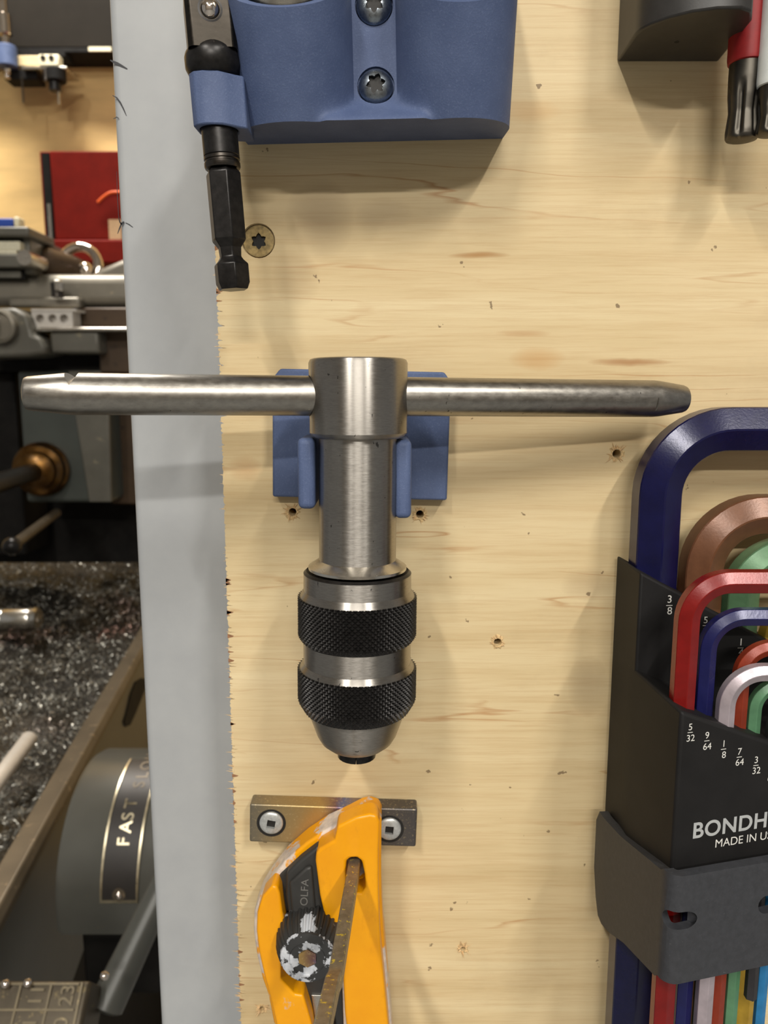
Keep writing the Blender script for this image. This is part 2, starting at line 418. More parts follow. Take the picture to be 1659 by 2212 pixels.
t = NT('swarf'); c = t.ramp(t.noise(120, 2, .5), [(.3, lin((78, 76, 70))), (.5, lin((150, 148, 140))), (.7, lin((205, 200, 188)))])
rd = t.mask(t.noise(5, 2, .5, (1, 1, 1), (1, .4, 0)), .6, .68)
c = t.mix(t.math('MULTIPLY', rd, .55), c, lin((150, 80, 60))); t.col(c); t.set(Metallic=.55, Roughness=.3); M['swarf'] = t.m
M['chart_line'] = speckled('chart_line', (92, 82, 62), (124, 110, 80), .4, .6, 200, .5, .1)
M['tape'] = plain('old_tape', (196, 160, 120), .6)
M['orange_wire'] = plain('orange_wire', (232, 92, 20), .5)

# ================================================================ the setting
rnd = random.Random(7)
# --- plywood tool board with a saw-torn left edge
EDGE_X = -39.0
z = 150.0; pts = []
while z > -178:
    py = 1106                               # roughness of the torn edge varies along its height
    rough = 0.35 + 0.65 * max(0, math.sin(z * .09 + 1.0)) + (.5 if z < -85 else 0)
    step = rnd.uniform(.5, 2.0); depth = rnd.choice((0.2, .4, .5, 1.2, 2.2)) * rough
    pts.append((EDGE_X + rnd.uniform(-.15, .15), z)); pts.append((EDGE_X + depth * .3, z - step * .35)); pts.append((EDGE_X + depth, z - step * .5))
    pts.append((EDGE_X + rnd.uniform(0, .2), z - step * .62)); z -= step
pts.append((EDGE_X, -180.0))
poly = [(x, 0, z) for x, z in pts] + [(150, 0, -180), (150, 0, 150)]
holes = [(632, 1106, 8.5), (907, 1111, 8.5), (1332, 980, 9), (1075, 1387, 8.5), (1000, 2049, 6), (566, 2178, 6)]
cut = []
for px, py, r in holes:
    p = at(px, py, 0)
    cut.append(MB().lathe([(r * .115, -1), (r * .1, 13)], p, (0, 1, 0), 14))
p = at(558, 520, 0)
cut.append(MB().lathe([(4.1, -1), (3.7, 1.0), (3.3, 1.4)], p, (0, 1, 0), 28))
board = struct(build('wall_tool_board', MB().prism(poly, (0, 18, 0)), M['ply'], base=BOARD, cut=cut))
# torn fibres round the screw holes and along the sawn edge
for px, py, r in holes:
    p = at(px, py, 0); mb = MB()
    big = 1.5 if py > 2000 or px in (632, 1332) else 1.0
    for k in range(16):
        a = rnd.uniform(0, 2 * math.pi); rr = r * .115
        q = p + Vector((math.cos(a), 0, math.sin(a))) * rr * rnd.uniform(.95, 1.25)
        l = rnd.uniform(.5, 1.5) * big; dirv = Vector((math.cos(a + rnd.uniform(-.7, .7)), -rnd.uniform(.1, .5), math.sin(a + rnd.uniform(-.7, .7)))).normalized()
        e = q + dirv * l; s = Vector((-math.sin(a), 0, math.cos(a))) * rnd.uniform(.12, .35)
        mb.add([q + s + Vector((0, -.02, 0)), q - s + Vector((0, -.02, 0)), e + s * .2, q + Vector((0, -.3, 0))], [(0, 1, 2), (0, 2, 3), (1, 3, 2), (0, 3, 1)])
    build('torn_fibres', mb, M['ply_edge'], board)
    rows = [[], [], [], []]; r0 = r * .115
    ro = [r0 * rnd.uniform(1.35, 2.3) * (1.25 if py > 2000 else 1) for k in range(22)]
    for k in range(22):
        a = 2 * math.pi * k / 22; e = Vector((math.cos(a), 0, math.sin(a)))
        rows[0].append(p + e * r0 * .92 + Vector((0, .9, 0))); rows[1].append(p + e * r0 * rnd.uniform(1.0, 1.15) + Vector((0, -rnd.uniform(.05, .3), 0)))
        rows[2].append(p + e * (r0 + ro[k]) / 2 + Vector((0, -rnd.uniform(.05, .28), 0))); rows[3].append(p + e * ro[k] + Vector((0, .02, 0)))
    build('torn_rim', MB().grid(rows, True), M['ply_torn'], board)
mb = MB()
for k in range(150):
    zz = rnd.uniform(-172, 40)
    if rnd.random() > .35 + .5 * (zz < -80): continue
    l = rnd.uniform(.3, 1.3) * (1.5 if zz < -80 else 1); h = rnd.uniform(.06, .2)
    x0 = EDGE_X + .5
    mb.add([(x0, -.03, zz + h), (x0, -.03, zz - h), (EDGE_X - l, rnd.uniform(.1, .6), zz + rnd.uniform(-.2, .2)), (x0, .5, zz)], [(0, 1, 2), (0, 2, 3), (1, 3, 2), (0, 3, 1)])
o = build('edge_splinters', mb, M['ply_edge'], board); o['kind'] = 'stuff'
mb = MB()
for k in range(26):
    zz = rnd.choice((rnd.uniform(-172, -80), rnd.uniform(-72, -45), rnd.uniform(20, 38))); h = rnd.uniform(.2, .7); w = rnd.uniform(.5, 1.6)
    mb.prism([(EDGE_X - .1, -.04, zz + h), (EDGE_X + w, -.04, zz + h * .1), (EDGE_X + w * .8, -.04, zz - h * .4), (EDGE_X - .1, -.04, zz - h)], (0, .1, 0))
o = build('chipped_veneer', mb, M['ply_dark'], board); o['kind'] = 'stuff'

def torx(r, depth_): return [(math.cos(2 * math.pi * i / 24) * r * (1 - .17 * (1 - math.cos(6 * 2 * math.pi * i / 24)) ), math.sin(2 * math.pi * i / 24) * r * (1 - .17 * (1 - math.cos(6 * 2 * math.pi * i / 24)))) for i in range(24)]
def star_cut(c, axis, r, depth_, fn):
    u, w, a = frame(axis); c = Vector(c)
    return MB().prism([c + u * x + w * y - a * .3 for x, y in fn], a * (depth_ + .3))
def screw(parent, c, axis, R, dome, mat, star, sdepth=1.2, flat=False, rot=0):
    """axis points into the board; head with a real driver recess"""
    c = Vector(c); u, w, a = frame(axis)
    prof = [(R * .99, 0)] if flat else []
    if not flat:
        n = 7
        prof = [(max(R * math.sin(math.pi / 2 * i / n), .02), -dome * math.cos(math.pi / 2 * i / n)) for i in range(n + 1)] + [(R, .3)]
    else: prof = [(R, 0), (R * .6, 2.0)]
    ca, sa = math.cos(rot), math.sin(rot)
    fn = [(x * ca - y * sa, x * sa + y * ca) for x, y in star]
    top = -dome if not flat else 0
    o = build('screw', MB().lathe(prof, c, a, 32), mat, parent, smooth=40,
              cut=[star_cut(c + a * (top - .1), a, 0, sdepth, fn)])
    u2, w2, _ = frame(a)
    build('driver_recess', MB().prism([c + a * (top + sdepth - .2) + u2 * x * .97 + w2 * y * .97 for x, y in fn], a * .05), M['recess'], o)  # dark disc paints shade onto the recess floor
    return o
screw(board, at(558, 520, 0) + Vector((0, .55, 0)), (0, 1, 0), 3.55, 0, M['brass_screw'], torx(1.9, 0), .9, flat=True)

# --- grey painted square steel post behind the board's edge
pl = -67.0
def rrect(x0, y0, x1, y1, r, n=6):
    P = []
    for cx, cy, a0 in ((x1 - r, y1 - r, 0), (x0 + r, y1 - r, 90), (x0 + r, y0 + r, 180), (x1 - r, y0 + r, 270)):
        for i in range(n + 1):
            a = math.radians(a0 + 90 * i / n); P.append((cx + r * math.cos(a), cy + r * math.sin(a)))
    return P
sec = rrect(pl, 18.3, pl + 60, 78, 2.2)
post = build('trim_1', MB().prism([(x, y, -1050) for x, y in sec], (0, 0, 2400)), M['post'], smooth=30)
struct(post)
def ink(pxs, w0=.25, taper=True):
    P = [at(x, y, 18.22) for x, y in pxs]; mb = MB(); rows = []
    for i, p in enumerate(P):
        d = (P[min(i + 1, len(P) - 1)] - P[max(i - 1, 0)]).normalized(); nrm = Vector((-d.z, 0, d.x))
        k = w0 * (math.sin(math.pi * (i + .6) / (len(P) + .2)) if taper else 1)
        rows.append([p + nrm * k * .7, p - nrm * k * .7])
    mb.grid(rows); build('ink_mark', mb, M['ink'], post)
ink([(238, 130), (246, 134), (254, 138), (262, 142), (275, 149)], .5)
ink([(243, 206), (252, 211), (260, 222), (267, 236), (273, 250)], .28)
ink([(252, 370), (253, 400), (254, 430), (256, 465), (259, 481)], .12)
ink([(256, 470), (259, 480), (262, 484), (258, 494), (254, 505)], .28)
ink([(260, 483), (264, 483), (268, 479)], .45)
ink([(271, 481), (279, 485), (287, 491)], .18)
ink([(245, 257), (252, 253), (257, 256)], .2)

# --- the workshop round it
wall_back = struct(build('wall_back', MB().box((-2500, 1500, -EYE * 1000), (1500, 1560, 1500)), M['wall']))
floor = struct(build('floor', MB().box((-2500, -2600, -EYE * 1000 - 60), (2500, 1560, -EYE * 1000)), M['concrete']))
wall_rear = struct(build('wall_rear', MB().box((-2500, -2660, -EYE * 1000), (2500, -2600, 1500)), M['plaster']))
ceiling = struct(build('ceiling', MB().box((-2500, -2660, 1500), (2500, 1560, 1560)), M['ceil']))

# ================================================================ tap wrench and its clip
AX = -25.0                                           # depth of the wrench axis
TOPX = xat(774, 856, AX); 
def zf(py, r): return zat(py, AX - r)               # height of a front-of-surface pixel
def hw(pxs, py):                                     # half width in pixels -> radius
    p = at(829.5, py, AX); depth_ = (p.y + D) * CP - p.z * SP
    return pxs * depth_ / F * .985
tilt = math.radians(0.55)
Mt = Matrix.Translation((TOPX, AX, 0)) @ Matrix.Rotation(tilt, 4, 'Y') @ Matrix.Translation((-TOPX, -AX, 0))
wr = thing('tap_wrench', (TOPX, AX, zat(1645, AX)), 'steel T-handle tap wrench with black knurled chuck rings and sliding cross bar', 'tap wrench')
def turned(name, prof, mat, n=96, smooth=35, up=None):
    return build(name, MB().lathe(sorted(prof, key=lambda q: 0) , (TOPX, AX, 0), (0, 0, 1), n).xf(Mt), mat, wr, smooth=smooth)
rh = hw(108, 860)
ztop, zbot = zf(770, rh), zf(948, rh)
barz = zat(856, AX)
yaw = math.atan(.19)
bd = Vector((math.cos(yaw), math.sin(yaw), -math.tan(math.radians(.55)))).normalized()
rb = 42.5 * (D + AX) / F * .985
bore = MB().lathe([(rb + .15, -30), (rb + .15, 30)], (TOPX, AX, barz), bd, 40)
hub_p = [(.5, ztop - .35), (rh - 1.6, ztop - .35), (rh - .9, ztop), (rh - .3, ztop - .25), (rh, ztop - .9), (rh, zbot + .7), (rh - .5, zbot + .1), (rh - 1.2, zbot - .35), (2, zbot - .35)]
hub_p[0:2] = [(.5, ztop)]
hub = build('hub', MB().lathe(hub_p, (TOPX, AX, 0), (0, 0, 1), 96), M['steel'], wr, smooth=35, cut=[bore])
rs = hw(85, 1090)
zs = zf(1226, rs)
turned('shank', [(rs, zbot + 1), (rs, zs)], M['steel'])
r1, r2, r3 = hw(105, 1245), hw(107, 1250), hw(118, 1260)
z1, z2, z3 = zf(1245, r1), zf(1253, r2), zf(1260, r3)
turned('collar', [(rs - .5, zs + .3), (rs, zs), (r1, z1), (r2, z1 - .15), (r2, z2), (r2 - .5, z2 - .3)], M['bright'])
turned('seal_ring', [(r2 - .6, z3 - .3), (r2 + .02, z3 - .1), (r3 - .6, z3 + .05), (r3 - .02, z3 - .5), (r3 - .6, z3 - 1.0)], M['black_steel'])
rk = hw(128, 1370); zk1, zk2 = zf(1317, rk), zf(1410, rk); zk3 = zf(1421, hw(118, 1421))
rn = hw(117, 1440)
turned('sleeve', [(r3 - .05, z3 - .45), (r3, zk1 + .9)], M['steel'])
def knurled(zt, zb, R, rtop, rbot, ztc, zbc, n=64):
    """ring of diamond points: each diamond a four-sided pyramid between two crossing groove systems"""
    ring = build('knurled_ring', MB().lathe([(rtop - .4, ztc), (rtop, ztc), (R - .42, zt), (R - .42, zb), (rbot, zbc), (rbot - .6, zbc)], (TOPX, AX, 0), (0, 0, 1), 96).xf(Mt), M['knurl'], wr, smooth=35)
    mb = MB(); dz = 2 * math.pi * R / n * .86; rows = int((zt - zbc) / (dz / 2)); 
    def rad(zz):
        if zz >= zb: return R
        return R + (rbot - R) * min(1, (zb - zz) / (zb - zbc)) * 1.0
    da = 2 * math.pi / n
    def pt(a, zz, lift):
        zz = max(min(zz, zt), zbc); r = rad(zz) - .4 + lift
        return Vector((TOPX + r * math.sin(a), AX - r * math.cos(a), zz))
    for k in range(rows + 1):
        zc = zt - k * dz / 2
        for i in range(n):
            a = (i + .5 * (k % 2)) * da
            mb.add([pt(a - da / 2, zc, 0), pt(a, zc - dz / 2, 0), pt(a + da / 2, zc, 0), pt(a, zc + dz / 2, 0), pt(a, zc, .62)],
                   [(0, 1, 4), (1, 2, 4), (2, 3, 4), (3, 0, 4)])
    build('knurl_points', mb.xf(Mt), M['knurl'], ring)
    build('ring_shoulder', MB().lathe([(rtop - .3, ztc + .12), (rtop + .02, ztc + .12), (R - .38, zt + .1), (R - .3, zt - .1), (R - .6, zt - .2)], (TOPX, AX, 0), (0, 0, 1), 96).xf(Mt), M['steel'], ring, smooth=40)
knurled(zk1 - .35, zk2, rk, r3, rn, zk1 + .9, zk3)
zn = zf(1470, rn); rk2 = hw(127.5, 1525); zm1, zm2 = zf(1482, rk2), zf(1558, rk2); rq = hw(112, 1575); zm3 = zf(1577, rq)
turned('neck', [(rn, zk3 + .5), (rn, zn - .3)], M['steel'])
knurled(zm1 - .3, zm2, rk2, rn, rq, zn, zm3)
rc = hw(87, 1600); zc1 = zf(1621, rc); rc2 = hw(78, 1612); zc2 = zf(1632, rc2)
rt_ = hw(62, 1630); zt2 = zf(1637, rt_)
turned('nose_cone', [(rq - .3, zm3 + .5), (hw(107, 1580), zm3 + .1), (rc, zc1), (rc2, zc2), (rt_, zt2), (hw(44, 1634), zt2 - .35)], M['steel'], smooth=30)
rj = hw(45, 1640); zj = zf(1650, rj)
for s in (-1, 1):
    mb = MB(); P = []
    for i in range(13):
        a = math.pi * i / 12
        P.append(Vector((TOPX + s * (.03 + rj * math.sin(a) * .92), AX + rj * math.cos(a) * .92, zt2 + .6)))
    mb.prism(P, (0, 0, zj - zt2 - 1.0)); build('jaw', mb.xf(Mt), M['black_steel'], wr, bevel=.12)
# cross bar with tapered ends and a V notch near each end
hubc = Vector((TOPX, AX, barz))
def along(px, py):                                    # distance along the bar to the pixel column
    d = ray(px, py); o = Vector((0, -D, 0)); n = Vector((d.x, d.y, 0)); n = Vector((-n.y, n.x, 0))
    return (o - hubc).dot(n) / bd.dot(n)
hl, hr = along(52, 848), along(1480, 862)
P = [(rb * .55, hl), (rb * .74, hl + .25), (rb * .8, hl + .8), (rb * .97, hl + 7), (rb, hl + 8.5), (rb, hr - 8), (rb * .97, hr - 6.5), (rb * .76, hr - .9), (rb * .7, hr - .3), (rb * .5, hr)]
def vcut(h, ang, dep, tw=0):
    u, w, a = frame(bd, (0, 0, 1)); dirv = u * math.cos(ang) + w * math.sin(ang); side = a.cross(dirv)
    c = hubc + a * h + dirv * (rb - dep); 
    return MB().prism([c - side * 9, c - side * 9 + dirv * 4 + (a * 3.4), c - side * 9 + dirv * 4 - a * 3.4], side * 18)
nl = along(158, 845); nr = along(1402, 862)
u_, w_, a_ = frame(bd, (0, 0, 1))
fw = 1 if w_.y < 0 else -1
build('cross_bar', MB().lathe(P, hubc, bd, 64), M['steel_bar'], wr, smooth=30,
      cut=[vcut(nl, math.radians(14) * fw, 1.5), vcut(nr, math.radians(108) * fw, .35)])

clip = thing('wrench_clip', (-5.4, 0, zat(1077, -5)), 'blue printed wall clip with two prongs gripping the tap wrench shank', 'tool clip')
zt_, zb_ = zat(800, -5), zat(1077, -5)
Rc = Matrix.Translation((-5.4, 0, -10)) @ Matrix.Rotation(math.radians(1.2), 4, 'Y') @ Matrix.Translation((5.4, 0, 10))
mb = MB().prism([(-24.2, 0, zt_), (-26.0, 0, zt_ - 2.2), (-26.0, 0, zb_), (15.2, 0, zb_), (15.2, 0, zt_ - 2.2), (13.6, 0, zt_)], (0, -5.2, 0))
build('back_plate', mb.xf(Rc), M['blue'], clip, bevel=.5)
for x0, x1, za, zb2 in ((-17.9, -14.3, zat(944, -23), zat(1096, -24)), (2.2, 5.7, zat(948, -23), zat(1116, -24))):
    mb = MB().box((x0, -27.0, zb2), (x1, -4.5, za)); build('prong', mb, M['blue'], clip, bevel=1.2, seg=4)
mb = MB().box((-14.6, -14.5, zat(1060, -14)), (2.5, -4.8, zat(960, -14))); build('saddle', mb, M['blue'], clip, bevel=.5)

# ================================================================ blue bit and socket holder at the top
hold = thing('socket_holder', (-2, 0, 55.6), 'blue printed double socket holder screwed to the plywood with a side loop', 'tool holder')
TZ = 55.6; TAN = math.tan(math.radians(24))
def hfun(x, zz):
    h = 0
    def yc(r): return 8.8 + (zz - TZ) * TAN
    base_ = yc(0)
    out = []
    for xc, r in ((-18.6, 12.2), (15.0, 11.8)):
        d = abs(x - xc)
        if d < r: out.append(base_ + math.sqrt(max(r * r - d * d, 0)))
    web = 13.0 + (zz - TZ) * .05 + 8.0 * math.exp(-((zz - TZ) / 3.6) ** 1.6)
    tw = min(1, max(0, (abs(x + 1.8) - 9.5) / 7.0)); web -= 14 * tw * tw * (3 - 2 * tw)
    k = 1.6
    vals = out + ([web] if -18.6 < x < 15.0 else [])
    if not vals: return base_
    m = max(vals); return m + math.log(sum(math.exp((v - m) / k) for v in vals)) * k * (.6 if len(vals) > 1 else 0)
xs = sorted(set([-30.8 + 57.6 * i / 84 for i in range(85)] + [-30.7, -30.4, 26.7, 26.4]))
zs_ = [TZ + 40 * (i / 40) ** 1.3 for i in range(41)]
rows = [[Vector((x, -hfun(x, zz), zz)) for x in xs] for zz in zs_]
mb = MB(); nx, nz = len(xs), len(zs_)
mb.grid(rows); o0 = len(mb.v)
mb.add([Vector((x, 0, zz)) for zz in zs_ for x in xs], [])
for i in range(nz - 1):
    for j in range(nx - 1): mb.f.append((o0 + i * nx + j, o0 + (i + 1) * nx + j, o0 + (i + 1) * nx + j + 1, o0 + i * nx + j + 1))
    for j in (0, nx - 1): mb.f.append((i * nx + j, (i + 1) * nx + j, o0 + (i + 1) * nx + j, o0 + i * nx + j))
for j in range(nx - 1):
    for i in (0, nz - 1): mb.f.append((i * nx + j, i * nx + j + 1, o0 + i * nx + j + 1, o0 + i * nx + j))
Rh = Matrix.Translation((0, 0, TZ)) @ Matrix.Rotation(math.radians(-1.3), 4, 'Y') @ Matrix.Translation((0, 0, -TZ)) @ Matrix(((1, 0, 0, 0), (0, 1, 0, 0), (0, .1, 1, 0), (0, 0, 0, 1)))
axd = Vector((0, -math.sin(math.radians(24)), math.cos(math.radians(24))))
rim = Vector((0, -31.6, zat(26, -31.6) + 3.1)); RA = math.radians(41); pu = Vector((0, math.cos(RA), math.sin(RA))); rn_ = Vector((0, -math.sin(RA), math.cos(RA)))
cutters = [MB().prism([rim + Vector((-60, 0, 0)) - pu * 30, rim + Vector((60, 0, 0)) - pu * 30, rim + Vector((60, 0, 0)) + pu * 60, rim + Vector((-60, 0, 0)) + pu * 60], rn_ * 60).xf(Rh)]
bores = []
for xc, r in ((-18.6, 12.2), (15.0, 11.8)):
    c0 = Vector((xc, -8.8, TZ)) + axd * 7
    bores.append((c0, r)); cutters.append(MB().lathe([(r - 1.9, 0), (r - 1.9, 60)], c0, axd, 48).xf(Rh))
for py in (15, 188):
    p = at(812 if py > 100 else 808, py, -13.4); cutters.append(MB().lathe([(3.9, -20), (3.9, .6)], p, (0, 1, 0), 32))
build('body', mb.xf(Rh), M['blue'], hold, smooth=38, cut=cutters)
def pozi(r):
    P = []
    for k in range(4):
        a = math.pi / 2 * k
        for da, q in ((-.26, 1), (.26, 1), (.5, .55), (math.pi / 4, .5), (math.pi / 2 - .5, .55)): P.append((math.cos(a + da) * r * q, math.sin(a + da) * r * q))
    return P
screw(hold, at(808, 15, -13.7), (0, 1, -.1), 3.7, 1.9, M['zinc_blue'], torx(2.1, 0), 1.3)
screw(hold, at(812, 188, -13.9), (0, 1, -.1), 3.6, 1.9, M['zinc_blue'], torx(2.1, 0), 1.3, rot=.3)
# side loop for the hex adapter
AD_T, AD_B = at(454, 60, -20), at(503, 610, -20); ad = (AD_T - AD_B).normalized()
def adp(py):                                          # point of the adapter's axis at an image row
    zz = zat(py, -20); k = (zz - AD_B.z) / ad.z; return AD_B + ad * k
q1, q2 = adp(170), adp(284)
mb = MB(); P = []
for i in range(9):
    a = math.radians(90 + 180 * i / 8); P.append((4.3 * math.cos(a), 4.3 * math.sin(a)))
shape = [(-4.4, 2.2), (-4.6, -2.6), (-3.4, -4.0), (-1.5, -4.5), (1.5, -4.3), (3.2, -3.2), (4.6, -2.2), (6, -1.5), (6, 7), (2.0, 6.5), (-1, 5.6), (-3, 4.6)]
mb.prism([q2 + Vector((x, y, 0)) for x, y in shape], q1 - q2)
build('side_loop', mb, M['blue'], hold, smooth=50, bevel=.35, cut=[MB().lathe([(3.75, -30), (3.75, 30)], q1, ad, 32)])
# sockets standing in the holder
for (c0, r), lab in zip(bores, ('chrome socket standing in the holder bore beside the hex adapter', 'dark chrome socket standing in the holder bore away from the hex adapter')):
    th = thing('socket', Rh @ c0, lab, 'socket', None)
    build('body', MB().lathe([(r - 2.6, .1), (r - 2.15, .6), (r - 2.15, 16), (r - 3.4, 17), (r - 3.4, 19), (r - 2.15, 20), (r - 2.15, 30), (r - 2.8, 31)], c0, axd, 48).xf(Rh), M['bright'] if lab[0] == 'c' else M['gun'], th, smooth=35)
    build('drive_square', MB().lathe([(5.6, 30.5), (5.6, 31.2)], c0, axd, 4).xf(Rh), M['recess'], th)

# hex shank socket adapter hanging in the loop
adt = thing('socket_adapter', adp(626), 'blackened hex shank socket adapter with ball detent hanging in the blue loop', 'socket adapter')
def hpos(py): return (adp(py) - AD_B).dot(ad)
h = hpos
upv = Vector((0, -1, 0))
def rot_up(deg): return Matrix.Rotation(math.radians(deg), 3, ad) @ upv
sq = MB(); u, w, a = frame(ad, rot_up(14))
hs = 4.75
def sqs(k, hh): return [AD_B + a * hh + (u * x + w * y) * hs * k for x, y in ((1, .8), (.8, 1), (-.8, 1), (-1, .8), (-1, -.8), (-.8, -1), (.8, -1), (1, -.8))]
sq.grid([sqs(1, h(122)), sqs(1, h(6)), sqs(.86, h(-6))], True); n0 = len(sq.v); sq.f.append(tuple(range(n0 - 8, n0)))
drive = build('square_drive', sq, M['drive'], adt, bevel=.25)
bp = AD_B + a * h(44) + u * (hs - .1)
uu, ww, aa = frame(u, ad)
build('detent_ring', MB().lathe([(2.35, -.2), (2.35, .12), (2.0, .15), (1.9, -.1)], bp, u, 32), M['black_steel'], drive, smooth=40)
build('detent_ball', MB().sphere(bp - u * .35, 1.9, 20), M['chrome'], drive, smooth=80)
build('shoulder', MB().lathe([(3.2, h(92)), (4.4, h(102)), (5.35, h(118)), (5.6, h(128)), (5.55, h(150)), (4.9, h(166)), (4.0, h(173))], AD_B, ad, 40), M['black_steel'], adt, smooth=50)
build('shank_sleeve', MB().lathe([(3.6, h(174)), (3.6, h(338)), (3.45, h(340))], AD_B, ad, 40), M['black_steel'], adt, smooth=40)
build('retaining_ring', MB().lathe([(3.4, h(339)), (3.62, h(341)), (3.62, h(347)), (3.4, h(349)), (3.4, h(352)), (3.62, h(354)), (3.62, h(362)), (3.45, h(366))], AD_B, ad, 40), M['gun'], adt, smooth=30)
hx = MB(); hu = rot_up(22)
hx.lathe([(2.9, h(366)), (3.66, h(376)), (3.66, h(520)), (2.5, h(536)), (2.35, h(556)), (2.9, h(564)), (3.7, h(572)), (3.7, h(612)), (3.1, h(626))], AD_B, ad, 6, up=hu)
build('hex_shank', hx, M['black_steel'], adt, bevel=.18)

# ================================================================ hanger plate, hook and knife
pz = at(720, 1790, -5)
hang = thing('knife_hanger', (pz.x, 0, pz.z - 5), 'heat tinted flat steel hanger with hook screwed to the plywood above the knife', 'hanger')
x0, x1 = xat(539, 1780, -5), xat(900, 1790, -5); zt_, zb_ = zat(1741, -5), zat(1823, -5)
Rp = Matrix.Translation((x0, 0, (zt_ + zb_) / 2)) @ Matrix.Rotation(math.radians(1.9), 4, 'Y') @ Matrix.Translation((-x0, 0, -(zt_ + zb_) / 2)) @ Matrix.Translation((0, 0, .5))
build('plate', MB().box((x0, -5, zb_), (x1, 0, zt_)).xf(Rp), M['tint'], hang, bevel=.5, seg=3)
sqr = [(1.05 * x, 1.05 * y) for x, y in ((1, 1), (-1, 1), (-1, -1), (1, -1))]
screw(hang, at(586, 1778, -5.5), (0, 1, 0), 3.0, .7, M['zinc_flat'], sqr, 1.0, rot=.2)
build('countersink', MB().lathe([(3.7, 0), (3.7, .1)], at(586, 1778, -5.08), (0, 1, 0), 32), M['recess'], hang)  # flat dark disc, painted shade of a counterbore round the head
screw(hang, at(841, 1791, -5.5), (0, 1, 0), 3.0, .7, M['zinc_flat'], sqr, 1.0, rot=.1)
build('countersink', MB().lathe([(3.7, 0), (3.7, .1)], at(841, 1791, -5.08), (0, 1, 0), 32), M['recess'], hang)  # flat dark disc, painted counterbore shade
zh = zat(1862, -18); h0 = at(765, 1862, -18); h1 = at(726, 2140, -52)
mb = MB()
hd = Vector((h1.x - h0.x, -34, 0)) / 34
P0 = Vector((h0.x, -18, zh))
path = [P0 - hd * 14, P0, P0 + hd * 18, P0 + hd * 33, P0 + hd * 35 + Vector((0, 0, .4)), P0 + hd * 37 + Vector((-.2, 0, 1.2)), P0 + hd * 60 + Vector((.6, 0, 9.5))]
rows = []
for i, p in enumerate(path):
    d = (path[min(i + 1, 6)] - path[max(i - 1, 0)]).normalized(); sd = Vector((1, 0, 0)); up_ = sd.cross(d).normalized()
    if up_.z < 0: up_ = -up_
    rows.append([p + sd * 1.38, p + sd * 1.38 - up_ * 3.2, p - sd * 1.38 - up_ * 3.2, p - sd * 1.38])
mb.grid(rows, True); mb.f += [(0, 1, 2, 3), (27, 26, 25, 24)]
build('hook', mb, M['hook'], hang, bevel=.3)

KY = -7.0
kn = thing('utility_knife', at(690, 2212, -12), 'yellow snap-blade utility knife with black lock wheel and grey paint smears', 'utility knife')
def kpoly(pts, Y): return [at(x, y, Y) for x, y in pts]
def crop(pts): return [(480 + x * .3014, 1680 + y * .3014) for x, y in pts]
# below the frame the handle simply runs on
outer = crop([(1060, 235), (1120, 255), (1143, 300), (1140, 500), (1140, 800), (1150, 1000), (1165, 1200), (1185, 1450), (1215, 1765), (1240, 2100), (650, 2100), (370, 1765), (330, 1560), (290, 1450), (245, 1260), (225, 1100), (230, 960), (270, 850), (340, 740), (450, 600), (600, 470), (750, 370), (900, 300), (1000, 248)])
def slab(name, pts, Y0, Y1, mat, parent, bevel=.8, seg=3, cut=None, smooth=False):
    P = kpoly(pts, Y1)
    return build(name, MB().prism(P, (0, Y0 - Y1, 0)), mat, parent, bevel=bevel, seg=seg, cut=cut, smooth=smooth, base=Vector((xat(690, 1950, -15), -12, zat(1950, -15))))
hole = crop([(885, 680), (890, 600), (920, 576), (965, 574), (1000, 600), (1020, 690), (1028, 790), (1000, 830), (890, 830)])
hc = MB().prism(kpoly(hole, -18), (0, 16, 0)); hc.v = [p + (Vector((0, -6, 0)) if p.y < -10 else Vector()) for p in hc.v]
shell = slab('shell', outer, -5.2, -12.5, M['yellow'], kn, 2.2, 5, cut=[hc])
chan = crop([(780, 430), (700, 465), (560, 560), (420, 690), (360, 770), (420, 1000), (520, 1500), (600, 1560), (680, 2100), (880, 2100), (860, 1500), (800, 1050), (700, 560)])
slab('blade_channel', chan, -12, -13.0, M['rubber'], kn, .3)
slab('blade', crop([(640, 1560), (720, 1560), (790, 2100), (720, 2100)]), -12.8, -13.5, M['bright'], kn, .1)
slab('blade_rail', crop([(720, 1500), (770, 1500), (860, 2100), (795, 2100)]), -12.8, -14.2, M['black_steel'], kn, .3)
left = crop([(360, 772), (395, 785), (412, 830), (430, 960), (448, 1045), (420, 1120), (420, 1450), (520, 1555), (580, 1560), (610, 1660), (640, 1765), (690, 2100), (520, 2100), (385, 1765), (345, 1590), (305, 1440), (262, 1250), (245, 1100), (250, 970), (290, 850)])
slab('grip', left, -12, -17.5, M['yellow_pad'], kn, 1.1, 4)
right = crop([(1060, 262), (1110, 275), (1128, 320), (1120, 520), (1120, 800), (1125, 1000), (1135, 1200), (1160, 1450), (1190, 1765), (1215, 2100), (930, 2100), (880, 1700), (860, 1300), (840, 1060), (800, 1062), (760, 1045), (735, 1000), (700, 850), (668, 600), (672, 545), (700, 510), (805, 450), (825, 350), (960, 285)])
slab('grip', right, -12, -18.0, M['yellow_pad'], kn, 1.3, 4, cut=[hc])
slid = slab('blade_slider', crop([(460, 690), (560, 590), (690, 490), (690, 560), (715, 880), (730, 1010), (480, 1015), (455, 850)]), -12.9, -16.0, M['rubber'], kn, .7)
slab('slider_ridge', crop([(480, 760), (600, 650), (640, 640), (670, 980), (500, 990)]), -15.8, -17.2, M['rubber'], slid, .6)
pO = at(*crop([(610, 920)])[0], -17.25)
text('lettering', 'OLFA', 1.75, M['letter_dark'], slid, pO, (.06, 0, 1), (-1, 0, .06), bold=.004, depth=.04, wide=1.15)
wc = at(*crop([(610, 1300)])[0], -24.5)
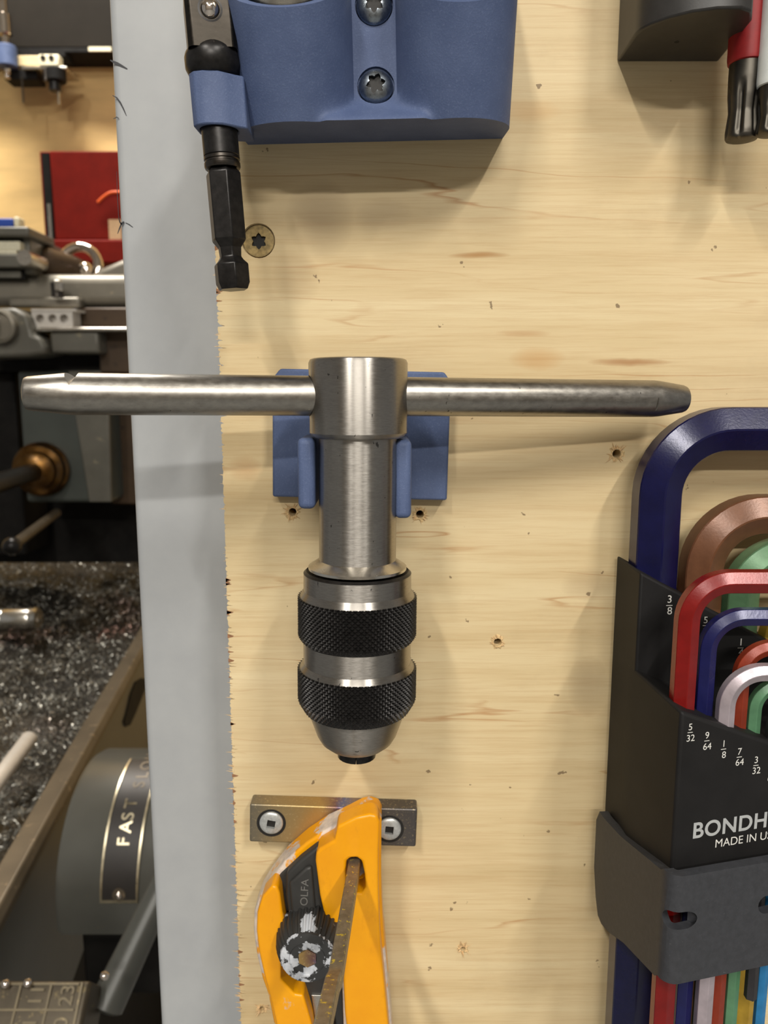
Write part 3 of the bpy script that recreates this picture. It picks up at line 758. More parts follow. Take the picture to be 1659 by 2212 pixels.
wy = wc.copy(); 
nrib = 34
def ribf(r, hh, a_): return r * (1 + (.035 if math.sin(a_ * nrib) > 0 else -.03))
wheel = build('lock_wheel', MB().lathe([(6.3, 11), (7.6, 9), (7.9, 7), (7.6, 4), (6.6, 1.2), (6.0, .5)], wc, (0, 1, 0), nrib * 4, rf=ribf), M['rib'], kn, smooth=25)
build('wheel_face', MB().lathe([(6.5, .9), (6.25, .3), (5.9, .2), (4.3, -.1), (4.1, .25), (2.2, .25)], wc, (0, 1, 0), 48, cap=False), M['smear'], wheel, smooth=30)
build('hex_nut', MB().lathe([(2.3, .1), (2.3, .6)], wc, (0, 1, 0), 6), M['tint'], wheel)

# ================================================================ hex key set
bx = xat(829.5, 0, 0)
case = thing('hex_key_case', (70, -20, -125), 'black two-tier plastic hex key case with white size numbers', 'key case')
n14 = math.radians(14); fd = Vector((math.cos(n14), math.sin(n14), 0))
c0 = Vector((59.5, -39.3, 0)); FRN = fd.cross(Vector((0, 0, 1)))
def rtop(x): return -39.6 - .54 * (x - 56.6)
def ftop(x): return -63.4 - .43 * (x - 59.5)
def tier(plan, topf, zb):
    n = len(plan); mb = MB()
    mb.add([(x, y, zb) for x, y in plan] + [(x, y, topf(x)) for x, y in plan], [tuple(range(n)), tuple(range(2 * n - 1, n - 1, -1))] + [(i, (i + 1) % n, n + (i + 1) % n, n + i) for i in range(n)])
    return mb
build('rear_tier', tier([(56.6, -2), (56.6, -19.5), (112, -15), (112, -2)], rtop, -118), M['case'], case, bevel=.6, seg=3)
pR = c0 + fd * 52
build('front_tier', tier([(56.55, -14), (56.58, -19.5), (59.5, -39.3), (pR.x, pR.y), (pR.x, -15)], ftop, -103.6), M['case'], case, bevel=.8, seg=3)
FN = Vector((fd.y, -fd.x, 0))
def onface(px, py, d=0): return at_plane(px, py, c0, FN)
def onrear(px, py): return at_plane(px, py, Vector((56.6, -19.5, 0)), Vector((4.5 / 55.4, -1, 0)).normalized())
def fraction(top, bot, px, py_top, py_bot, fn, xd, hpx):
    p1 = fn(px, py_top); p2 = fn(px, py_bot); hh = (fn(px, py_top - hpx) - p1).length
    text('size_number', top, hh, M['white_print'], case, p1, xd, (0, 0, 1), align='CENTER', depth=.05)
    text('size_number', bot, hh, M['white_print'], case, p2, xd, (0, 0, 1), align='CENTER', depth=.05)
    m = p1 + Vector((0, 0, -.32 * hh)); xd = Vector(xd).normalized(); n = xd.cross(Vector((0, 0, 1)))
    w = hh * .42
    build('fraction_bar', MB().prism([m - xd * w + n * .06, m + xd * w + n * .06, m + xd * w + n * .06 + Vector((0, 0, -.09 * hh)), m - xd * w + n * .06 + Vector((0, 0, -.09 * hh))], -n * .05), M['white_print'], case)
RD = Vector((55.4, 4.5, 0)).normalized()
fraction('3', '8', 1446, 1302, 1327, onrear, RD, 16)
fraction('5', '16', 1524, 1346, 1371, onrear, RD, 14)
fraction('1', '4', 1600, 1394, 1416, onrear, RD, 15)
for a_, b_, px, y1, y2 in (('5', '32', 1491, 1577, 1601), ('9', '64', 1527, 1595, 1619), ('1', '8', 1563, 1613, 1637), ('7', '64', 1597, 1630, 1653), ('3', '32', 1633, 1648, 1671), ('5', '64', 1666, 1664, 1687)):
    fraction(a_, b_, px, y1, y2, onface, fd, 14)
p1 = onface(1494, 1811); hh = (onface(1494, 1779) - p1).length
text('lettering', 'BONDHUS', hh, M['grey_print'], case, p1, fd, (0, 0, 1), bold=.022, depth=.05, spacing=1.06)
p1 = onface(1543, 1831); hh = (onface(1543, 1814) - p1).length
text('lettering', 'MADE IN USA', hh, M['white_print'], case, p1, fd, (0, 0, 1), depth=.05, wide=.98)

# wall bracket round the case
br = thing('case_bracket', (70, 0, -131), 'dark grey textured wall bracket with slots cradling the hex key case', 'bracket')
def lerp(T, x):
    for (a0, b0), (a1, b1) in zip(T, T[1:]):
        if a0 <= x <= a1: return b0 + (b1 - b0) * (x - a0) / (a1 - a0)
    return T[0][1] if x < T[0][0] else T[-1][1]
zt_y = [(-43.5, -96.9), (-20, -102.6), (-9, -104), (-6, -104.2), (-4, -108)]
zb_y = [(-43.5, -121.3), (-24, -126.8), (-17, -130), (-12, -131.5), (-9, -131), (-6, -127), (-4, -121)]
st = []
for i in range(15):
    y = -4 - 35.5 * i / 14; st.append((54.0 + 3.3 * max(0, (-y - 10) / 30), y, Vector((-1, -.05, 0)), lerp(zt_y, y), lerp(zb_y, y)))
BC = Vector((60.2, -40.4, 0)); a0 = math.atan2(-.09, -.995); a1 = math.atan2(FN.y, FN.x)
a0 = a0 if a0 < 0 else a0 - 2 * math.pi
for i in range(6):
    a = a0 + (a1 - a0) * i / 5; nv = Vector((math.cos(a), math.sin(a), 0)); p = BC + nv * 2.9
    st.append((p.x, p.y, nv, -96.9, -121.3))
FB = BC + FN * 2.9
for i in range(1, 9):
    p = FB + fd * 58 * i / 8; st.append((p.x, p.y, Vector((FN.x, FN.y, 0)), -96.9, -121.3))
mb = MB(); rows = []
for x, y, nv, zt1, zb1 in st:
    nv = nv.normalized(); o_ = Vector((x, y, 0)); i_ = o_ - nv * 2.2
    rows.append([o_ + Vector((0, 0, zt1)), o_ + Vector((0, 0, zb1)), i_ + Vector((0, 0, zb1)), i_ + Vector((0, 0, zt1))])
mb.grid(rows, True); nn = len(rows); mb.f += [(0, 1, 2, 3), tuple(4 * (nn - 1) + q for q in (3, 2, 1, 0))]
BIS = Vector((-.58, -.81, 0)).normalized(); LAT = Vector((.81, -.58, 0)).normalized()
def slot(p, nrm, lat, lx, hz):
    P = []
    for i in range(20):
        a = 2 * math.pi * i / 20; sgn = 1 if math.cos(a) > 0 else -1
        P.append(p + lat * ((lx - hz) * sgn + hz * math.cos(a)) + nrm * 5 + Vector((0, 0, hz * math.sin(a))))
    return MB().prism(P, -nrm * 9.5)
s1 = BC + BIS * 2.9 + LAT * 1.3; s1.z = zat(1992, s1.y)
s2 = at_plane(1672, 1951, FB, FN)
build('wrap', mb, M['bracket'], br, smooth=40, bevel=.5, cut=[slot(s1, BIS, LAT, 3.1, 2.0), slot(s2, FN, fd, 3.9, 2.1)])
build('back_plate', MB().box((60, -2, -130), (110, 0, -98)), M['bracket'], br, bevel=.3)

def hexkey(name, X, Y, R, zarm, rad, mat, label, xe=112, zend=-215, length=None):
    path = [Vector((X, Y, zend)), Vector((X, Y, (zend + zarm) / 2)), Vector((X, Y, zarm - rad))]
    for i in range(1, 13):
        a = math.pi / 2 * i / 12; path.append(Vector((X + rad * (1 - math.cos(a)), Y, zarm - rad + rad * math.sin(a))))
    path.append(Vector((xe, Y, zarm)))
    o = build(name, MB().tube(path, R * 1.1, 6, up=(1, 0, 0), sect=True), M[mat], bevel=R * .05, seg=1, smooth=25)
    return tag(o, label, 'hex key', 'colour coded hex keys')
hexkey('hex_key', 62.6, -10, 5.1, -8.6, 15, 'k_navy', 'largest hex key, navy blue, at the outer end of the rear tier')
hexkey('hex_key', 73.4, -11, 4.55, -28.0, 13, 'k_brown', 'metallic brown hex key nested inside the largest navy key')
hexkey('hex_key', 82.5, -12, 3.8, -37.0, 10, 'k_green', 'pale green hex key nested inside the brown one, rear tier')
hexkey('hex_key', 91.0, -12, 3.1, -49.6, 8, 'k_yellow', 'mustard yellow hex key behind the short navy key, rear tier')
hexkey('hex_key', 62.0, -33, 2.35, -38.3, 8.2, 'k_red', 'bright red hex key, tallest in the front tier', zend=-190)
hexkey('hex_key', 66.9, -32, 1.8, -46.0, 7.2, 'k_blue2', 'short navy hex key standing beside the red one, front tier', zend=-188)
hexkey('hex_key', 70.7, -34, 1.75, -57.2, 7.2, 'k_silver', 'silvery white hex key in the front tier', zend=-186)
hexkey('hex_key', 74.9, -31, 1.6, -53.0, 6.0, 'k_orange', 'burnt orange hex key behind the silvery white one', zend=-184)
hexkey('hex_key', 78.7, -30, 1.4, -61.5, 5.5, 'k_green2', 'thin mint green hex key beside the orange one, front tier', zend=-182)
hexkey('hex_key', 82.2, -31.5, 1.25, -66.0, 4.5, 'k_black', 'short black hex key ending just below the bracket', zend=-134.6)
hexkey('hex_key', 85.4, -30, 1.15, -69.5, 4, 'k_sky', 'thin sky blue hex key beside the short black one', zend=-180)

# ================================================================ holder and slim tools at the top right
hz0 = zat(134, 0)
hb = thing('wall_pouch', (62, 0, hz0), 'matte black wall pouch with rounded front beside the red banded tool', 'tool holder')
plan = [(51.9, 0), (51.7, -13), (52.1, -15.2), (53.4, -17.6), (56, -20.4), (59.6, -22.8), (64, -24.2), (68.5, -24.4), (71.2, -23), (73, -19), (74.5, 0)]
build('shell', MB().prism([(x, y, hz0) for x, y in plan], (0, 0, 60)), M['soft_black'], hb, bevel=.5, seg=3, smooth=30)
build('drain_hole', MB().lathe([(.5, -.05), (.5, .5)], (61.5, -10, hz0), (0, 0, 1), 16), M['recess'], hb)
def slim(label, X, Y, band, zb_band, zb_end, R, name='slim_driver'):
    t_ = thing(name, (X, Y, zb_end), label, 'driver', 'slim fluted drivers')
    build('sleeve', MB().lathe([(R * .9, zb_band - .1), (R * 1.1, zb_band + .2), (R * 1.14, zb_band + 1), (R * 1.2, zb_band + 70)], (X, Y, 0), (0, 0, 1), 48), band, t_, smooth=40)
    L = zb_band - zb_end
    prof = [(R * .5, 0), (R * .85, .15), (R * .98, .6), (R * 1.0, L * .12), (R * .94, L * .25), (R * .88, L * .38), (R * .97, L * .58), (R * 1.0, L * .8), (R * 1.0, L + 1)]
    prof = [(lerp([(b, a) for a, b in prof], L * i / 40), L * i / 40) for i in range(41)]
    prof[0] = (R * .5, 0)
    def fl(r, hh, a):
        k = min(1, max(0, (hh / L - .02) / .1)) * min(1, max(0, (.78 - hh / L) / .18))
        g = max(0, math.cos(a * 6 + .4)) ** 1.4
        return r * (1 - .2 * k * g)
    build('fluted_end', MB().lathe(prof, (X, Y, zb_end), (0, 0, 1), 96, rf=fl), M['tool_grey'], t_, smooth=60)
Yd = -12.0
slim('slim driver with red sleeve and grey fluted end beside the black pouch', xat(1607, 220, Yd), Yd, M['red_band'], zat(126, Yd - 3), zat(300, Yd - 2), 3.35)
slim('slim driver with white sleeve and dark fluted end', xat(1671, 220, -16), -16.0, M['white_band'], zat(176, -19), zat(287, -18), 3.1)

# ================================================================ workshop behind: wall items
def pbox(name, x0, y0, x1, y1, Y, thick, mat, parent=None, bevel=0, **kw):
    ym = (y0 + y1) / 2; a, b = xat(x0, ym, Y), xat(x1, ym, Y)
    return build(name, MB().box((a, Y, zat(y1, Y)), (b, Y + thick, zat(y0, Y))), mat, parent, bevel=bevel, **kw)
def pcyl(name, px, y0, y1, rpx, Y, mat, parent=None, n=32, smooth=35):
    """upright cylinder from image rows y0..y1"""
    k = (at(px + rpx, (y0 + y1) / 2, Y) - at(px, (y0 + y1) / 2, Y)).length; p = at(px, y1, Y); zt1 = zat(y0, Y)
    L = zt1 - p.z
    return build(name, MB().lathe([(k * .9, 0), (k, k * .1), (k, L - k * .1), (k * .9, L)], p, (0, 0, 1), n), mat, parent, smooth=smooth)

cb = thing('wall_cupboard', at(100, 113, 1432), 'dark wall cupboard hanging high on the back wall', 'cupboard')
pbox('body', -160, -220, 300, 104, 1432, 68, M['cabinet'], cb, 3)
pbox('bottom_rail', -160, 103, 300, 113, 1428, 72, M['dark'], cb, 1)
pbox('label_strip', 191, 101, 240, 110, 1424, 4, M['ivory'], cb)

bh = thing('rod_holder', at(18, 145, 1388), 'small blue cylindrical holder on the back wall rail', 'tool holder')
pcyl('body', 17, 100, 146, 21, 1388, M['blue'], bh)
pbox('rail', 36, 119, 95, 143, 1398, 30, M['tan'], bh, 2)
pbox('ledge', 46, 143, 144, 149, 1382, 60, M['bright'], bh, 1)
pbox('lower_block', 8, 149, 80, 172, 1398, 40, M['dark'], bh, 2)
for q in (149, 161): pcyl('knob', 17, q, q + 9, 6, 1382, M['chrome'], bh)
pbox('mount_bar', 10, 110, 140, 121, 1408, 40, M['dark'], bh)
rod = thing('chrome_rod_tool', at(14, 100, 1388), 'chrome stepped rod tool standing in the small blue holder', 'rod tool')
pcyl('shaft', 14, 78, 102, 7, 1388, M['chrome'], rod)
pcyl('barrel', 11, 31, 76, 15, 1388, M['chrome'], rod)
pcyl('upper_barrel', 8, -6, 31, 9, 1388, M['chrome'], rod)
tb = thing('terminal_block', at(105, 143, 1380), 'ivory terminal block with two screws on the back wall rail', 'terminal block')
pbox('body', 83, 116, 127, 143, 1380, 22, M['ivory'], tb, 3)
for q in (93, 111):
    p = at(q, 125, 1380); build('screw', MB().lathe([(5, -1.5), (5, 1)], p, (0, 1, 0), 20), M['gun'], tb)
dk = thing('drill_chuck', at(122, 200, 1382), 'small dark drill chuck with a bit hanging from the rail', 'drill chuck')
pcyl('body', 122, 150, 178, 21, 1390, M['dark'], dk)
pcyl('jaws', 120, 178, 198, 13, 1390, M['black_steel'], dk)
pcyl('drill_bit', 128, 190, 226, 2.2, 1388, M['bright'], dk, n=10)
pcyl('key', 100, 150, 176, 6, 1384, M['gun'], dk)
nd = pcyl('shadow_needle', 51, 166, 222, 2.0, 1390, M['gun'], n=10); tag(nd, 'thin grey rod standing in for a faint shadow below the back wall rail', 'shadow_needle')  # rod modelled on a faint needle-shaped shadow

rbx = thing('red_cabinet', at(180, 515, 1200), 'red steel cabinet with grey side rail standing behind the lathe', 'cabinet')
pbox('door', 113, 326, 300, 517, 1200, 12, M['redbox'], rbx, 2)
pbox('carcass', 91, 327, 310, 517, 1212, 288, M['redbox'], rbx, 2)
pbox('hinge_gap', 95, 330, 112, 516, 1208, 4, M['dark'], rbx)  # solid dark sheet painting the shade of the gap beside the door
pbox('side_rail', 104, 440, 111, 517, 1206, 6, M['bright'], rbx)
pbox('base_tray', 40, 517, 310, 568, 1190, 310, M['redbox'], rbx, 3)
pbox('tape_patch', 235, 474, 262, 517, 1198, 2.2, M['tape'], rbx)
mb = MB().tube([at(211 + 5 * i, 437 - 22 * math.sin(math.pi / 2 * min(1, i / 7)), 1192) for i in range(12)], 2.4, 8)
tag(build('orange_wire', mb, M['orange_wire'], smooth=60), 'curved orange wire in front of the red cabinet door', 'wire')

# ================================================================ lathe seen along its bed
LU = Vector((-.131, 1, 0)).normalized()
la = thing('metal_lathe', Vector((-450, 700, -EYE * 1000)), 'old grey engine lathe with oily carriage, chip tray and gearbox', 'lathe')
YC = 1000; YA_ = 1010
pbox('cross_slide', -60, 590, 300, 662, YC, 160, M['cast'], la, 14)
mb = MB().prism([at(x, y, YC + 30) for x, y in ((185, 600), (215, 580), (262, 560), (320, 556), (320, 690), (185, 690))], (0, 90, 0)); build('saddle_wing', mb, M['cast'], la, bevel=8)
pbox('slide_lip', 18, 641, 172, 664, YC - 16, 30, M['cast'], la, 4)
pbox('compound_slide', -60, 505, 66, 592, YC - 14, 120, M['cast_grey'], la, 3)
pbox('tool_clamp', -60, 489, 62, 510, YC - 34, 90, M['cast_grey'], la, 3)
pbox('clamp_gap', -60, 511, 50, 548, YC - 16, 6, M['dark'], la)  # solid dark slab painting the shade under the clamp
pbox('tool_insert', -60, 521, 43, 541, YC - 30, 20, M['beige'], la, 1)
pbox('tool_insert', -60, 541, 35, 549, YC - 34, 20, M['beige'], la, 1)
pbox('indicator_body', -60, 471, 28, 490, YC, 30, M['cobalt'], la, 2)
pbox('indicator_cap', 29, 468, 41, 490, YC, 20, M['ivory'], la, 2)
pbox('bed_shade', -120, 1076, 330, 1215, YA_ + 150, 60, M['dark'], la)  # dark slab added to darken the opening below the apron
pbox('gib_bar', -60, 549, 64, 577, YC - 36, 26, M['cast_grey'], la, 2)
pbox('slot', -60, 582, 54, 603, YC - 15, 6, M['dark'], la)  # solid dark slab painting the shade inside the slot
pbox('slot_bar', -60, 585, 44, 600, YC - 20, 10, M['cast_grey'], la, 1)
p = at(70, 563, YC - 20); k = (at(86, 563, YC - 20) - p).length
build('slide_screw', MB().lathe([(k, -26), (k * 1.05, -20), (k, 30)], p, (0, 1, 0), 28), M['bright'], la, smooth=35)
a = at(84, 568, YC + 40); b = at(200, 588, YC + 90)
build('handwheel_hub', MB().tube([a + (b - a) * (i / 8) for i in range(9)], [26, 28, 25, 24, 22, 20, 17, 15, 10], 24), M['brown_oil'], la, smooth=50)
c = at(172, 578, YC + 70); P = []
for i in range(25):
    t = 2 * math.pi * i / 24; P.append(c + Vector((math.cos(t) * 30, math.sin(t) * 12 * .6, math.sin(t) * 33)))
build('handwheel_rim', MB().tube(P, 7.5, 12), M['chrome'], la, smooth=60)
build('ball_knob', MB().sphere(at(185, 580, YC + 40), 10, 16).sphere(at(188, 586, YC + 34), 6, 12), M['chrome'], la, smooth=80)
bo = pcyl('clamp_bolt', 125, 610, 643, 13, YC - 30, M['gun'], la); pcyl('bolt_head', 127, 606, 628, 9, YC - 42, M['bright'], bo, n=6)
ab = thing('drilled_block', at(113, 707, YC - 40), 'pale aluminium block with three drilled holes on the lathe carriage', 'metal block')
mb = MB().box((xat(69, 688, YC - 40), YC - 40, zat(707, YC - 40)), (xat(157, 688, YC - 40), YC - 10, zat(671, YC - 40)))
build('body', mb, M['alu'], ab, cut=[MB().lathe([(6.2, -5), (6.2, 14)], at(q, 688, YC - 40), (0, 1, 0), 20) for q in (86, 113, 138)])
pbox('top_plate', 67, 667, 165, 672, YC - 42, 34, M['alu'], ab)
pbox('carriage_ledge', 75, 707, 320, 716, YC - 50, 120, M['bright'], la, 2)
pbox('carriage_block', 108, 716, 213, 763, YC - 44, 90, M['cast_grey'], la, 4)
pbox('carriage_side', 213, 716, 330, 806, YC - 10, 60, M['brown_oil'], la, 3)
pbox('carriage_back', 158, 664, 320, 708, YC - 5, 60, M['brown_oil'], la, 3)
mb = MB().prism([at(x, y, YC - 60) for x, y in ((-60, 668), (30, 664), (58, 680), (66, 705), (70, 722), (88, 730), (98, 748), (98, 764), (60, 770), (-60, 774))], (0, 70, 0)); build('bearing_bracket', mb, M['cast_grey'], la, bevel=5)
p = at(6, 706, YC - 60); k = (at(42, 706, YC - 60) - p).length
boss = build('bearing_boss', MB().lathe([(k, 0), (k, -14), (k * .85, -16), (k * .72, -6)], p, (0, 1, 0), 36), M['cast'], la, smooth=35)
build('boss_shaft', MB().lathe([(k * .5, 0), (k * .5, -34), (k * .4, -36)], p + Vector((-12, 0, 8)), (0, 1, 0), 28), M['alu'], boss, smooth=35)
YA = 1010
pbox('apron', 46, 800, 232, 1086, YA, 90, M['apron'], la, 6)
mb = MB().prism([at(x, y, YA - 6) for x, y in ((146, 800), (232, 800), (240, 1085), (192, 1085))], (0, 8, 0)); build('apron_flange', mb, M['cast_grey'], la, bevel=2)
pbox('apron_shade', -80, 750, 300, 802, YA + 10, 90, M['dark'], la)  # dark box standing in for the shaded gap above the apron
pbox('bed_leg', -100, 800, 44, 1200, YA + 40, 90, M['dark'], la, 4)
pbox('rear_column', 232, 800, 330, 1090, YA + 60, 60, M['brown_oil'], la, 3)
p = at(94, 1012, YA); k = (at(152, 1012, YA) - p).length
col_ = build('feed_collar', MB().lathe([(k, 0), (k, -14), (k * .9, -18), (k * .88, -30), (k * .7, -34), (k * .68, -46), (k * .45, -52)], p, LU, 40), M['brassy'], la, smooth=35)
build('feed_rod', MB().lathe([(13, -30), (13, -560)], p, LU, 24), M['gun'], la, smooth=35)
a = at(122, 1108, YA - 20); b = at(26, 1180, YA - 230)
rd_ = build('shift_rod', MB().tube([a, b], 7, 14), M['worn_rim'], la, smooth=40)
build('rod_end', MB().sphere(b, 12, 16), M['black_steel'], rd_, smooth=80)

# chip tray: floor, worn rim and front panel run along the bed
def railpt(px, py, zz):
    d = ray(px, py); k = zz / d.z; return Vector((d.x * k, d.y * k - D, zz))
RZ = -330.0
ra, rbp = railpt(0, 1880, RZ), railpt(300, 1370, RZ)
rdv = (rbp - ra).normalized(); A0 = ra - rdv * 100; A1 = ra + rdv * 1010
sdv = Vector((rdv.y, -rdv.x, 0))                         # towards the viewer's side (+x)
tray = thing('chip_tray', A0 + Vector((0, 0, -100)), 'grey sheet metal chip tray with worn tan rim under the lathe', 'chip tray')
def ribbon(name, offs, mat, bevel=0, owner=None):
    mb = MB(); n = len(offs)
    pts_ = [A0 + sdv * a + Vector((0, 0, b)) for a, b in offs] + [A1 + sdv * a + Vector((0, 0, b)) for a, b in offs]
    mb.add(pts_, [tuple(range(n)), tuple(range(2 * n - 1, n - 1, -1))] + [(i, (i + 1) % n, n + (i + 1) % n, n + i) for i in range(n)])
    return build(name, mb, mat, owner or tray, bevel=bevel, seg=3)
ribbon('rim', [(-2, 2), (14, 2), (18, -4), (18, -10), (14, -10), (-6, -10)], M['worn_rim'], 1.5)
ribbon('front_panel', [(0, -8), (16, -8), (16, -62), (6, -190), (-10, -190), (0, -62)], M['lathe_paint'], 1.5)
stand = thing('lathe_stand', A0 + Vector((0, 0, -720)), 'lathe stand coloured dark for the shadow below the chip tray', 'stand')
ribbon('side_panel', [(-20, -70), (-20, -715), (-60, -715), (-60, -70)], M['dark'], owner=stand)  # near-black panel stands in for the shadow under the tray
ribbon('base_plate', [(-20, -705), (-20, -719), (-500, -719), (-500, -705)], M['dark'], owner=stand)
ribbon('tray_floor', [(-6, -14), (0, -60), (-900, -60), (-900, -66), (0, -66)], M['dark'])
hs_ = A0 + (A1 - A0) * .0
def onpanel(px, py): return at_plane(px, py, A0 + sdv * 16.5, sdv)
P = [onpanel(x, y) for x, y in ((306, 1465), (292, 1473), (281, 1500), (272, 1540), (266, 1560), (270, 1570), (280, 1566), (292, 1540), (302, 1515), (312, 1490), (316, 1468))]
build('hand_slot', MB().prism(P, sdv * 1.0), M['dark'], tray)  # dark patch on the panel, painted shade of the recess

# heap of turnings in the tray
rs_ = random.Random(3)
hx0, hy0 = A0.x, A0.y
def heap(x, y): return RZ - 36 + 22 * noise.noise(Vector((x * .012, y * .012, 1))) + 8 * noise.noise(Vector((x * .05, y * .05, 4))) + max(0, y - 900) * .07
def insx(y): return (A0 + rdv * ((y - A0.y) / rdv.y)).x - 7
rows = [[Vector((insx(y) - 700 * (j / 60), y, heap(insx(y) - 700 * (j / 60), y) if j else RZ - 14)) for j in range(61)] for y in [250 + 18 * i for i in range(66)]]
hp = build('swarf_heap', MB().grid(rows), M['swarf_bed'], smooth=60); tag(hp, 'heap of oily metal turnings filling the chip tray', 'swarf'); hp['kind'] = 'stuff'
mb = MB()
for k in range(15000):
    y = 260 + 1150 * rs_.random() ** 1.3; x = insx(y) - 4 - rs_.random() * (120 + .42 * y)
    c = Vector((x, y, heap(x, y) + rs_.uniform(0, 7))); r = rs_.uniform(1.2, 4.2) * (1 + y / 1500); turn = rs_.uniform(1.2, 5.5)
    u, w, a = frame((rs_.gauss(0, 1), rs_.gauss(0, 1), rs_.gauss(0, 1) + .01)); wd = rs_.uniform(.5, 1.3); n = 5; pitch_ = rs_.uniform(0, 1.5); rows = []
    for i in range(n + 1):
        t = turn * i / n; q = c + (u * math.cos(t) + w * math.sin(t)) * r + a * (pitch_ * i)
        rows.append([q, q + a * wd])
    mb.grid(rows)
sw = build('curled_chips', mb, M['swarf'], hp, smooth=60); sw['kind'] = 'stuff'
p = railpt(2, 1342, RZ - 2); L0 = Vector((xat(-60, 1340, p.y) , p.y, p.z)); k = (at(2, 1366, p.y) - at(2, 1317, p.y)).length / 2
e_ = Vector((xat(88, 1340, p.y), p.y - 6, p.z + 6)); ln = (e_ - L0).length; f_ = ln / 1
st_ = thing('steel_socket', L0 + Vector((40, 0, -k)), 'grooved cylindrical steel socket lying on the turnings', 'socket')
build('body', MB().lathe([(k * .9, 0), (k, 3), (k, ln - 70), (k * .93, ln - 67), (k * .93, ln - 62), (k, ln - 59), (k, ln - 52), (k * .95, ln - 50), (k, ln - 47), (k, ln - 12), (k * .93, ln - 9), (k, ln - 7), (k, ln - 3), (k * .8, ln), (k * .4, ln), (k * .4, ln - 6)], L0, e_ - L0, 36), M['bright'], st_, smooth=30)
p1 = railpt(-30, 1720, RZ - 2); p2 = railpt(66, 1592, RZ + 6)
rt2 = build('steel_pin', MB().tube([p1, p1 + (p2 - p1) * .97, p2], [7.5, 7.5, 5.5], 16), M['alu'], smooth=40); tag(rt2, 'plain pale steel pin lying in the turnings near the tray rim', 'pin')

# speed drum with its nameplate, levers and the cast chart below
dc = Vector((0, 545 - D, -350)); DR = 75.0
dx0, dx1 = xat(128, 1900, dc.y - 60), -118
drum = thing('gearbox_drum', Vector(((dx0 + dx1) / 2, dc.y, -430)), 'rounded grey gearbox cover with black FAST nameplate beside the post', 'gearbox cover')
def dpt(x, ang, r=DR): return Vector((x, dc.y - r * math.sin(ang), dc.z + r * math.cos(ang)))
mb = MB(); rows = []
for x, k in ((dx0, .9), (dx0 + 2, .97), (dx0 + 6, 1.0), (dx1, 1.0)):
    rows.append([dpt(x, math.radians(a), DR * k) for a in range(-90, 103, 6)] + [Vector((x, dc.y + DR * k * .2, dc.z - 40))])
mb.grid(rows, True); n = len(rows[0]); mb.f += [tuple(range(n)), tuple(range(len(mb.v) - 1, len(mb.v) - n - 1, -1))]
build('cover', mb, M['drum'], drum, smooth=35)
build('drum_shade', MB().box((dx0 + 8, dc.y - 50, -432), (dx1, dc.y + 60, -362)), M['dark'], drum, bevel=3)  # dark box added as the shadow beneath the drum
def ondrum(px, py):
    d = ray(px, py); o = Vector((0, -D, 0)); a_ = d.y ** 2 + d.z ** 2; q = o - dc; b_ = 2 * (q.y * d.y + q.z * d.z); c_ = q.y ** 2 + q.z ** 2 - (DR + .8) ** 2
    dis = b_ * b_ - 4 * a_ * c_
    if dis < 0: return None
    return o + d * ((-b_ - math.sqrt(dis)) / (2 * a_))
pb = ondrum(258, 1950); ang_b = math.atan2(-(pb.y - dc.y), pb.z - dc.z)
xl, xr = ondrum(216, 1945).x, ondrum(298, 1945).x
pt_ = ondrum(275, 1785); ang_t = math.radians(2)
def strip(name, x0, x1, a0, a1, r0, r1, mat, parent, n=24):
    mb = MB(); rows = []
    for i in range(n + 1):
        a = a0 + (a1 - a0) * i / n; rows.append([dpt(x0, a, r1), dpt(x1, a, r1), dpt(x1, a, r0), dpt(x0, a, r0)])
    mb.grid(rows, True); mb.f += [(0, 1, 2, 3), tuple(4 * n + q for q in (3, 2, 1, 0))]
    return build(name, mb, mat, parent, smooth=35)
npl = strip('nameplate', xl, xr, ang_t, ang_b, DR - 1, DR + .8, M['plate'], drum)
for a_, b_ in ((xl, xl + 1.3), (xr - 1.3, xr)): strip('plate_border', a_, b_, ang_t, ang_b, DR, DR + 1.4, M['plate_edge'], npl)
strip('plate_border', xl, xr, ang_b - .022, ang_b, DR, DR + 1.4, M['plate_edge'], npl, 4)
pr = dpt((xl + xr) / 2, ang_b - .07, DR + 1.2); nrm = (pr - Vector((pr.x, dc.y, dc.z))).normalized()
build('rivet_pad', MB().lathe([(4.4, -.6), (4.4, .1)], pr, nrm, 24), M['worn_rim'], npl, smooth=35)
build('rivet', MB().sphere(pr + nrm * .4, 2.3, 14), M['chrome'], npl, smooth=80)
def drumtext(body, h, ang0, mat, xoff=0):
    for i, ch in enumerate(body):
        a = ang0 - i * (h * 1.0 / DR); p = dpt((xl + xr) / 2 + h * .5 + xoff, a, DR + .85); nr = (p - Vector((p.x, dc.y, dc.z))).normalized()
        up_ = Vector((-1, 0, 0)); rdd = up_.cross(nr)
        text('lettering', ch, h, mat, npl, p, rdd, up_, bold=.012, depth=.12)
pf = ondrum(272, 1828); ang_f = math.atan2(-(pf.y - dc.y), pf.z - dc.z)
drumtext('FAST', 8.2, ang_f, M['plate_edge'])
ps_ = ondrum(300, 1702); ang_s = math.atan2(-(ps_.y - dc.y), ps_.z - dc.z)
drumtext('SLOW', 8.2, ang_s, M['worn_rim'], 2)

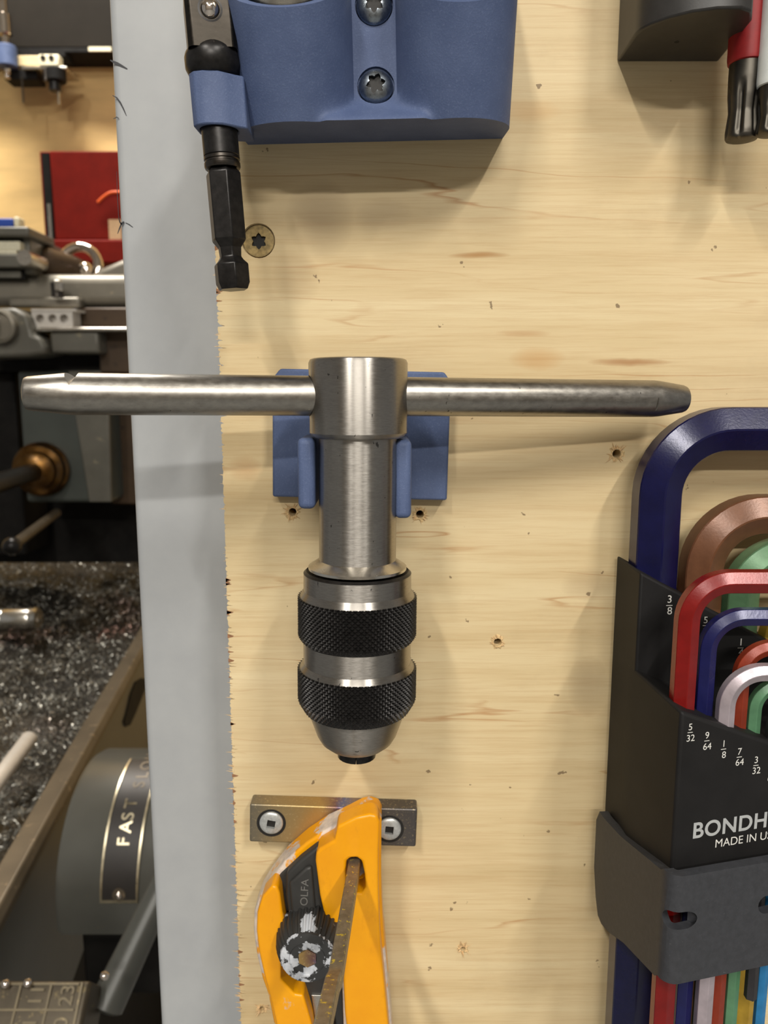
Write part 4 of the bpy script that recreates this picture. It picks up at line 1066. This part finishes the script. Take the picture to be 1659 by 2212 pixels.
lev = thing('shift_lever', railpt(235, 2190, -400), 'thick dark tubular lever slanting in front of the gearbox cover', 'lever')
a = at(345, 1930, 250); b = at(228, 2175, 215)
k = 38 * 400 / F
build('tube', MB().tube([a + (a - b) * .6, a, b, b + (b - a) * .03], [k * .95, k * .95, k * 1.15, k * .8], 28), M['lathe_paint'], lev, smooth=40)

# cast threading chart on the lower gearbox
ct = thing('threading_chart', railpt(60, 2212, -440), 'cast bronze threading chart with raised numbers below the chip tray', 'chart plate')
tl, tr = at(-30, 2124, 200), at(196, 2112, 200); bl, br_ = at(-60, 2240, 181), at(150, 2240, 181)
tl.z = tr.z = (tl.z + tr.z) / 2; bl.z = br_.z = (bl.z + br_.z) / 2
cx = (tr - tl).normalized(); cyv = (bl - tl); cyv = (cyv - cx * cyv.dot(cx)).normalized(); cn = cx.cross(-cyv)
if cn.y > 0: cn = -cn
Wc, Hc = (tr - tl).length, 70
mb = MB(); rows = []
for i in range(13):
    a = math.radians(-8 + 60 * i / 12); 
    off = -cyv * 0; yv = cyv * (Hc * i / 12) - cn * (10 * (i / 12 - .3) ** 2)
    rows.append([tl + yv - cx * 2, tr + yv + cyv.cross(cn) * 0, tr + yv - cn * 30, tl + yv - cx * 2 - cn * 30])
mb.grid(rows, True); mb.f += [(0, 1, 2, 3), (51, 50, 49, 48)]
body_ = build('casting', mb, M['bronze'], ct, smooth=40, bevel=2)
def cpt(u, v, h=0): return tr - cx * u + cyv * v + cn * h
for u in (5, 22, 39, 56): build('grid_line', MB().prism([cpt(u, 1, .9), cpt(u - 1.2, 1, .9), cpt(u - 1.2, 60, .3), cpt(u, 60, .3)], -cn * 2), M['chart_line'], body_)
for v in (1.2, 13.4, 29): build('grid_line', MB().prism([cpt(6, v, .9), cpt(58, v, .9), cpt(58, v + 1.1, .9), cpt(6, v + 1.1, .9)], -cn * 2), M['chart_line'], body_)
for txt, u, v in (('23', 8, 12.5), ('11', 25, 12.5), ('20', 8, 28), ('91', 25, 28)):
    text('number', txt, 7.4, M['chart_line'], body_, cpt(u, v, .2), -cyv, -cx, bold=.01, depth=.4)
for q, r_ in ((12, 2126), (60, 2124), (226, 2108)):
    build('rivet', MB().sphere(at(q, r_, 197), 2.6, 12), M['chrome'], body_, smooth=80)
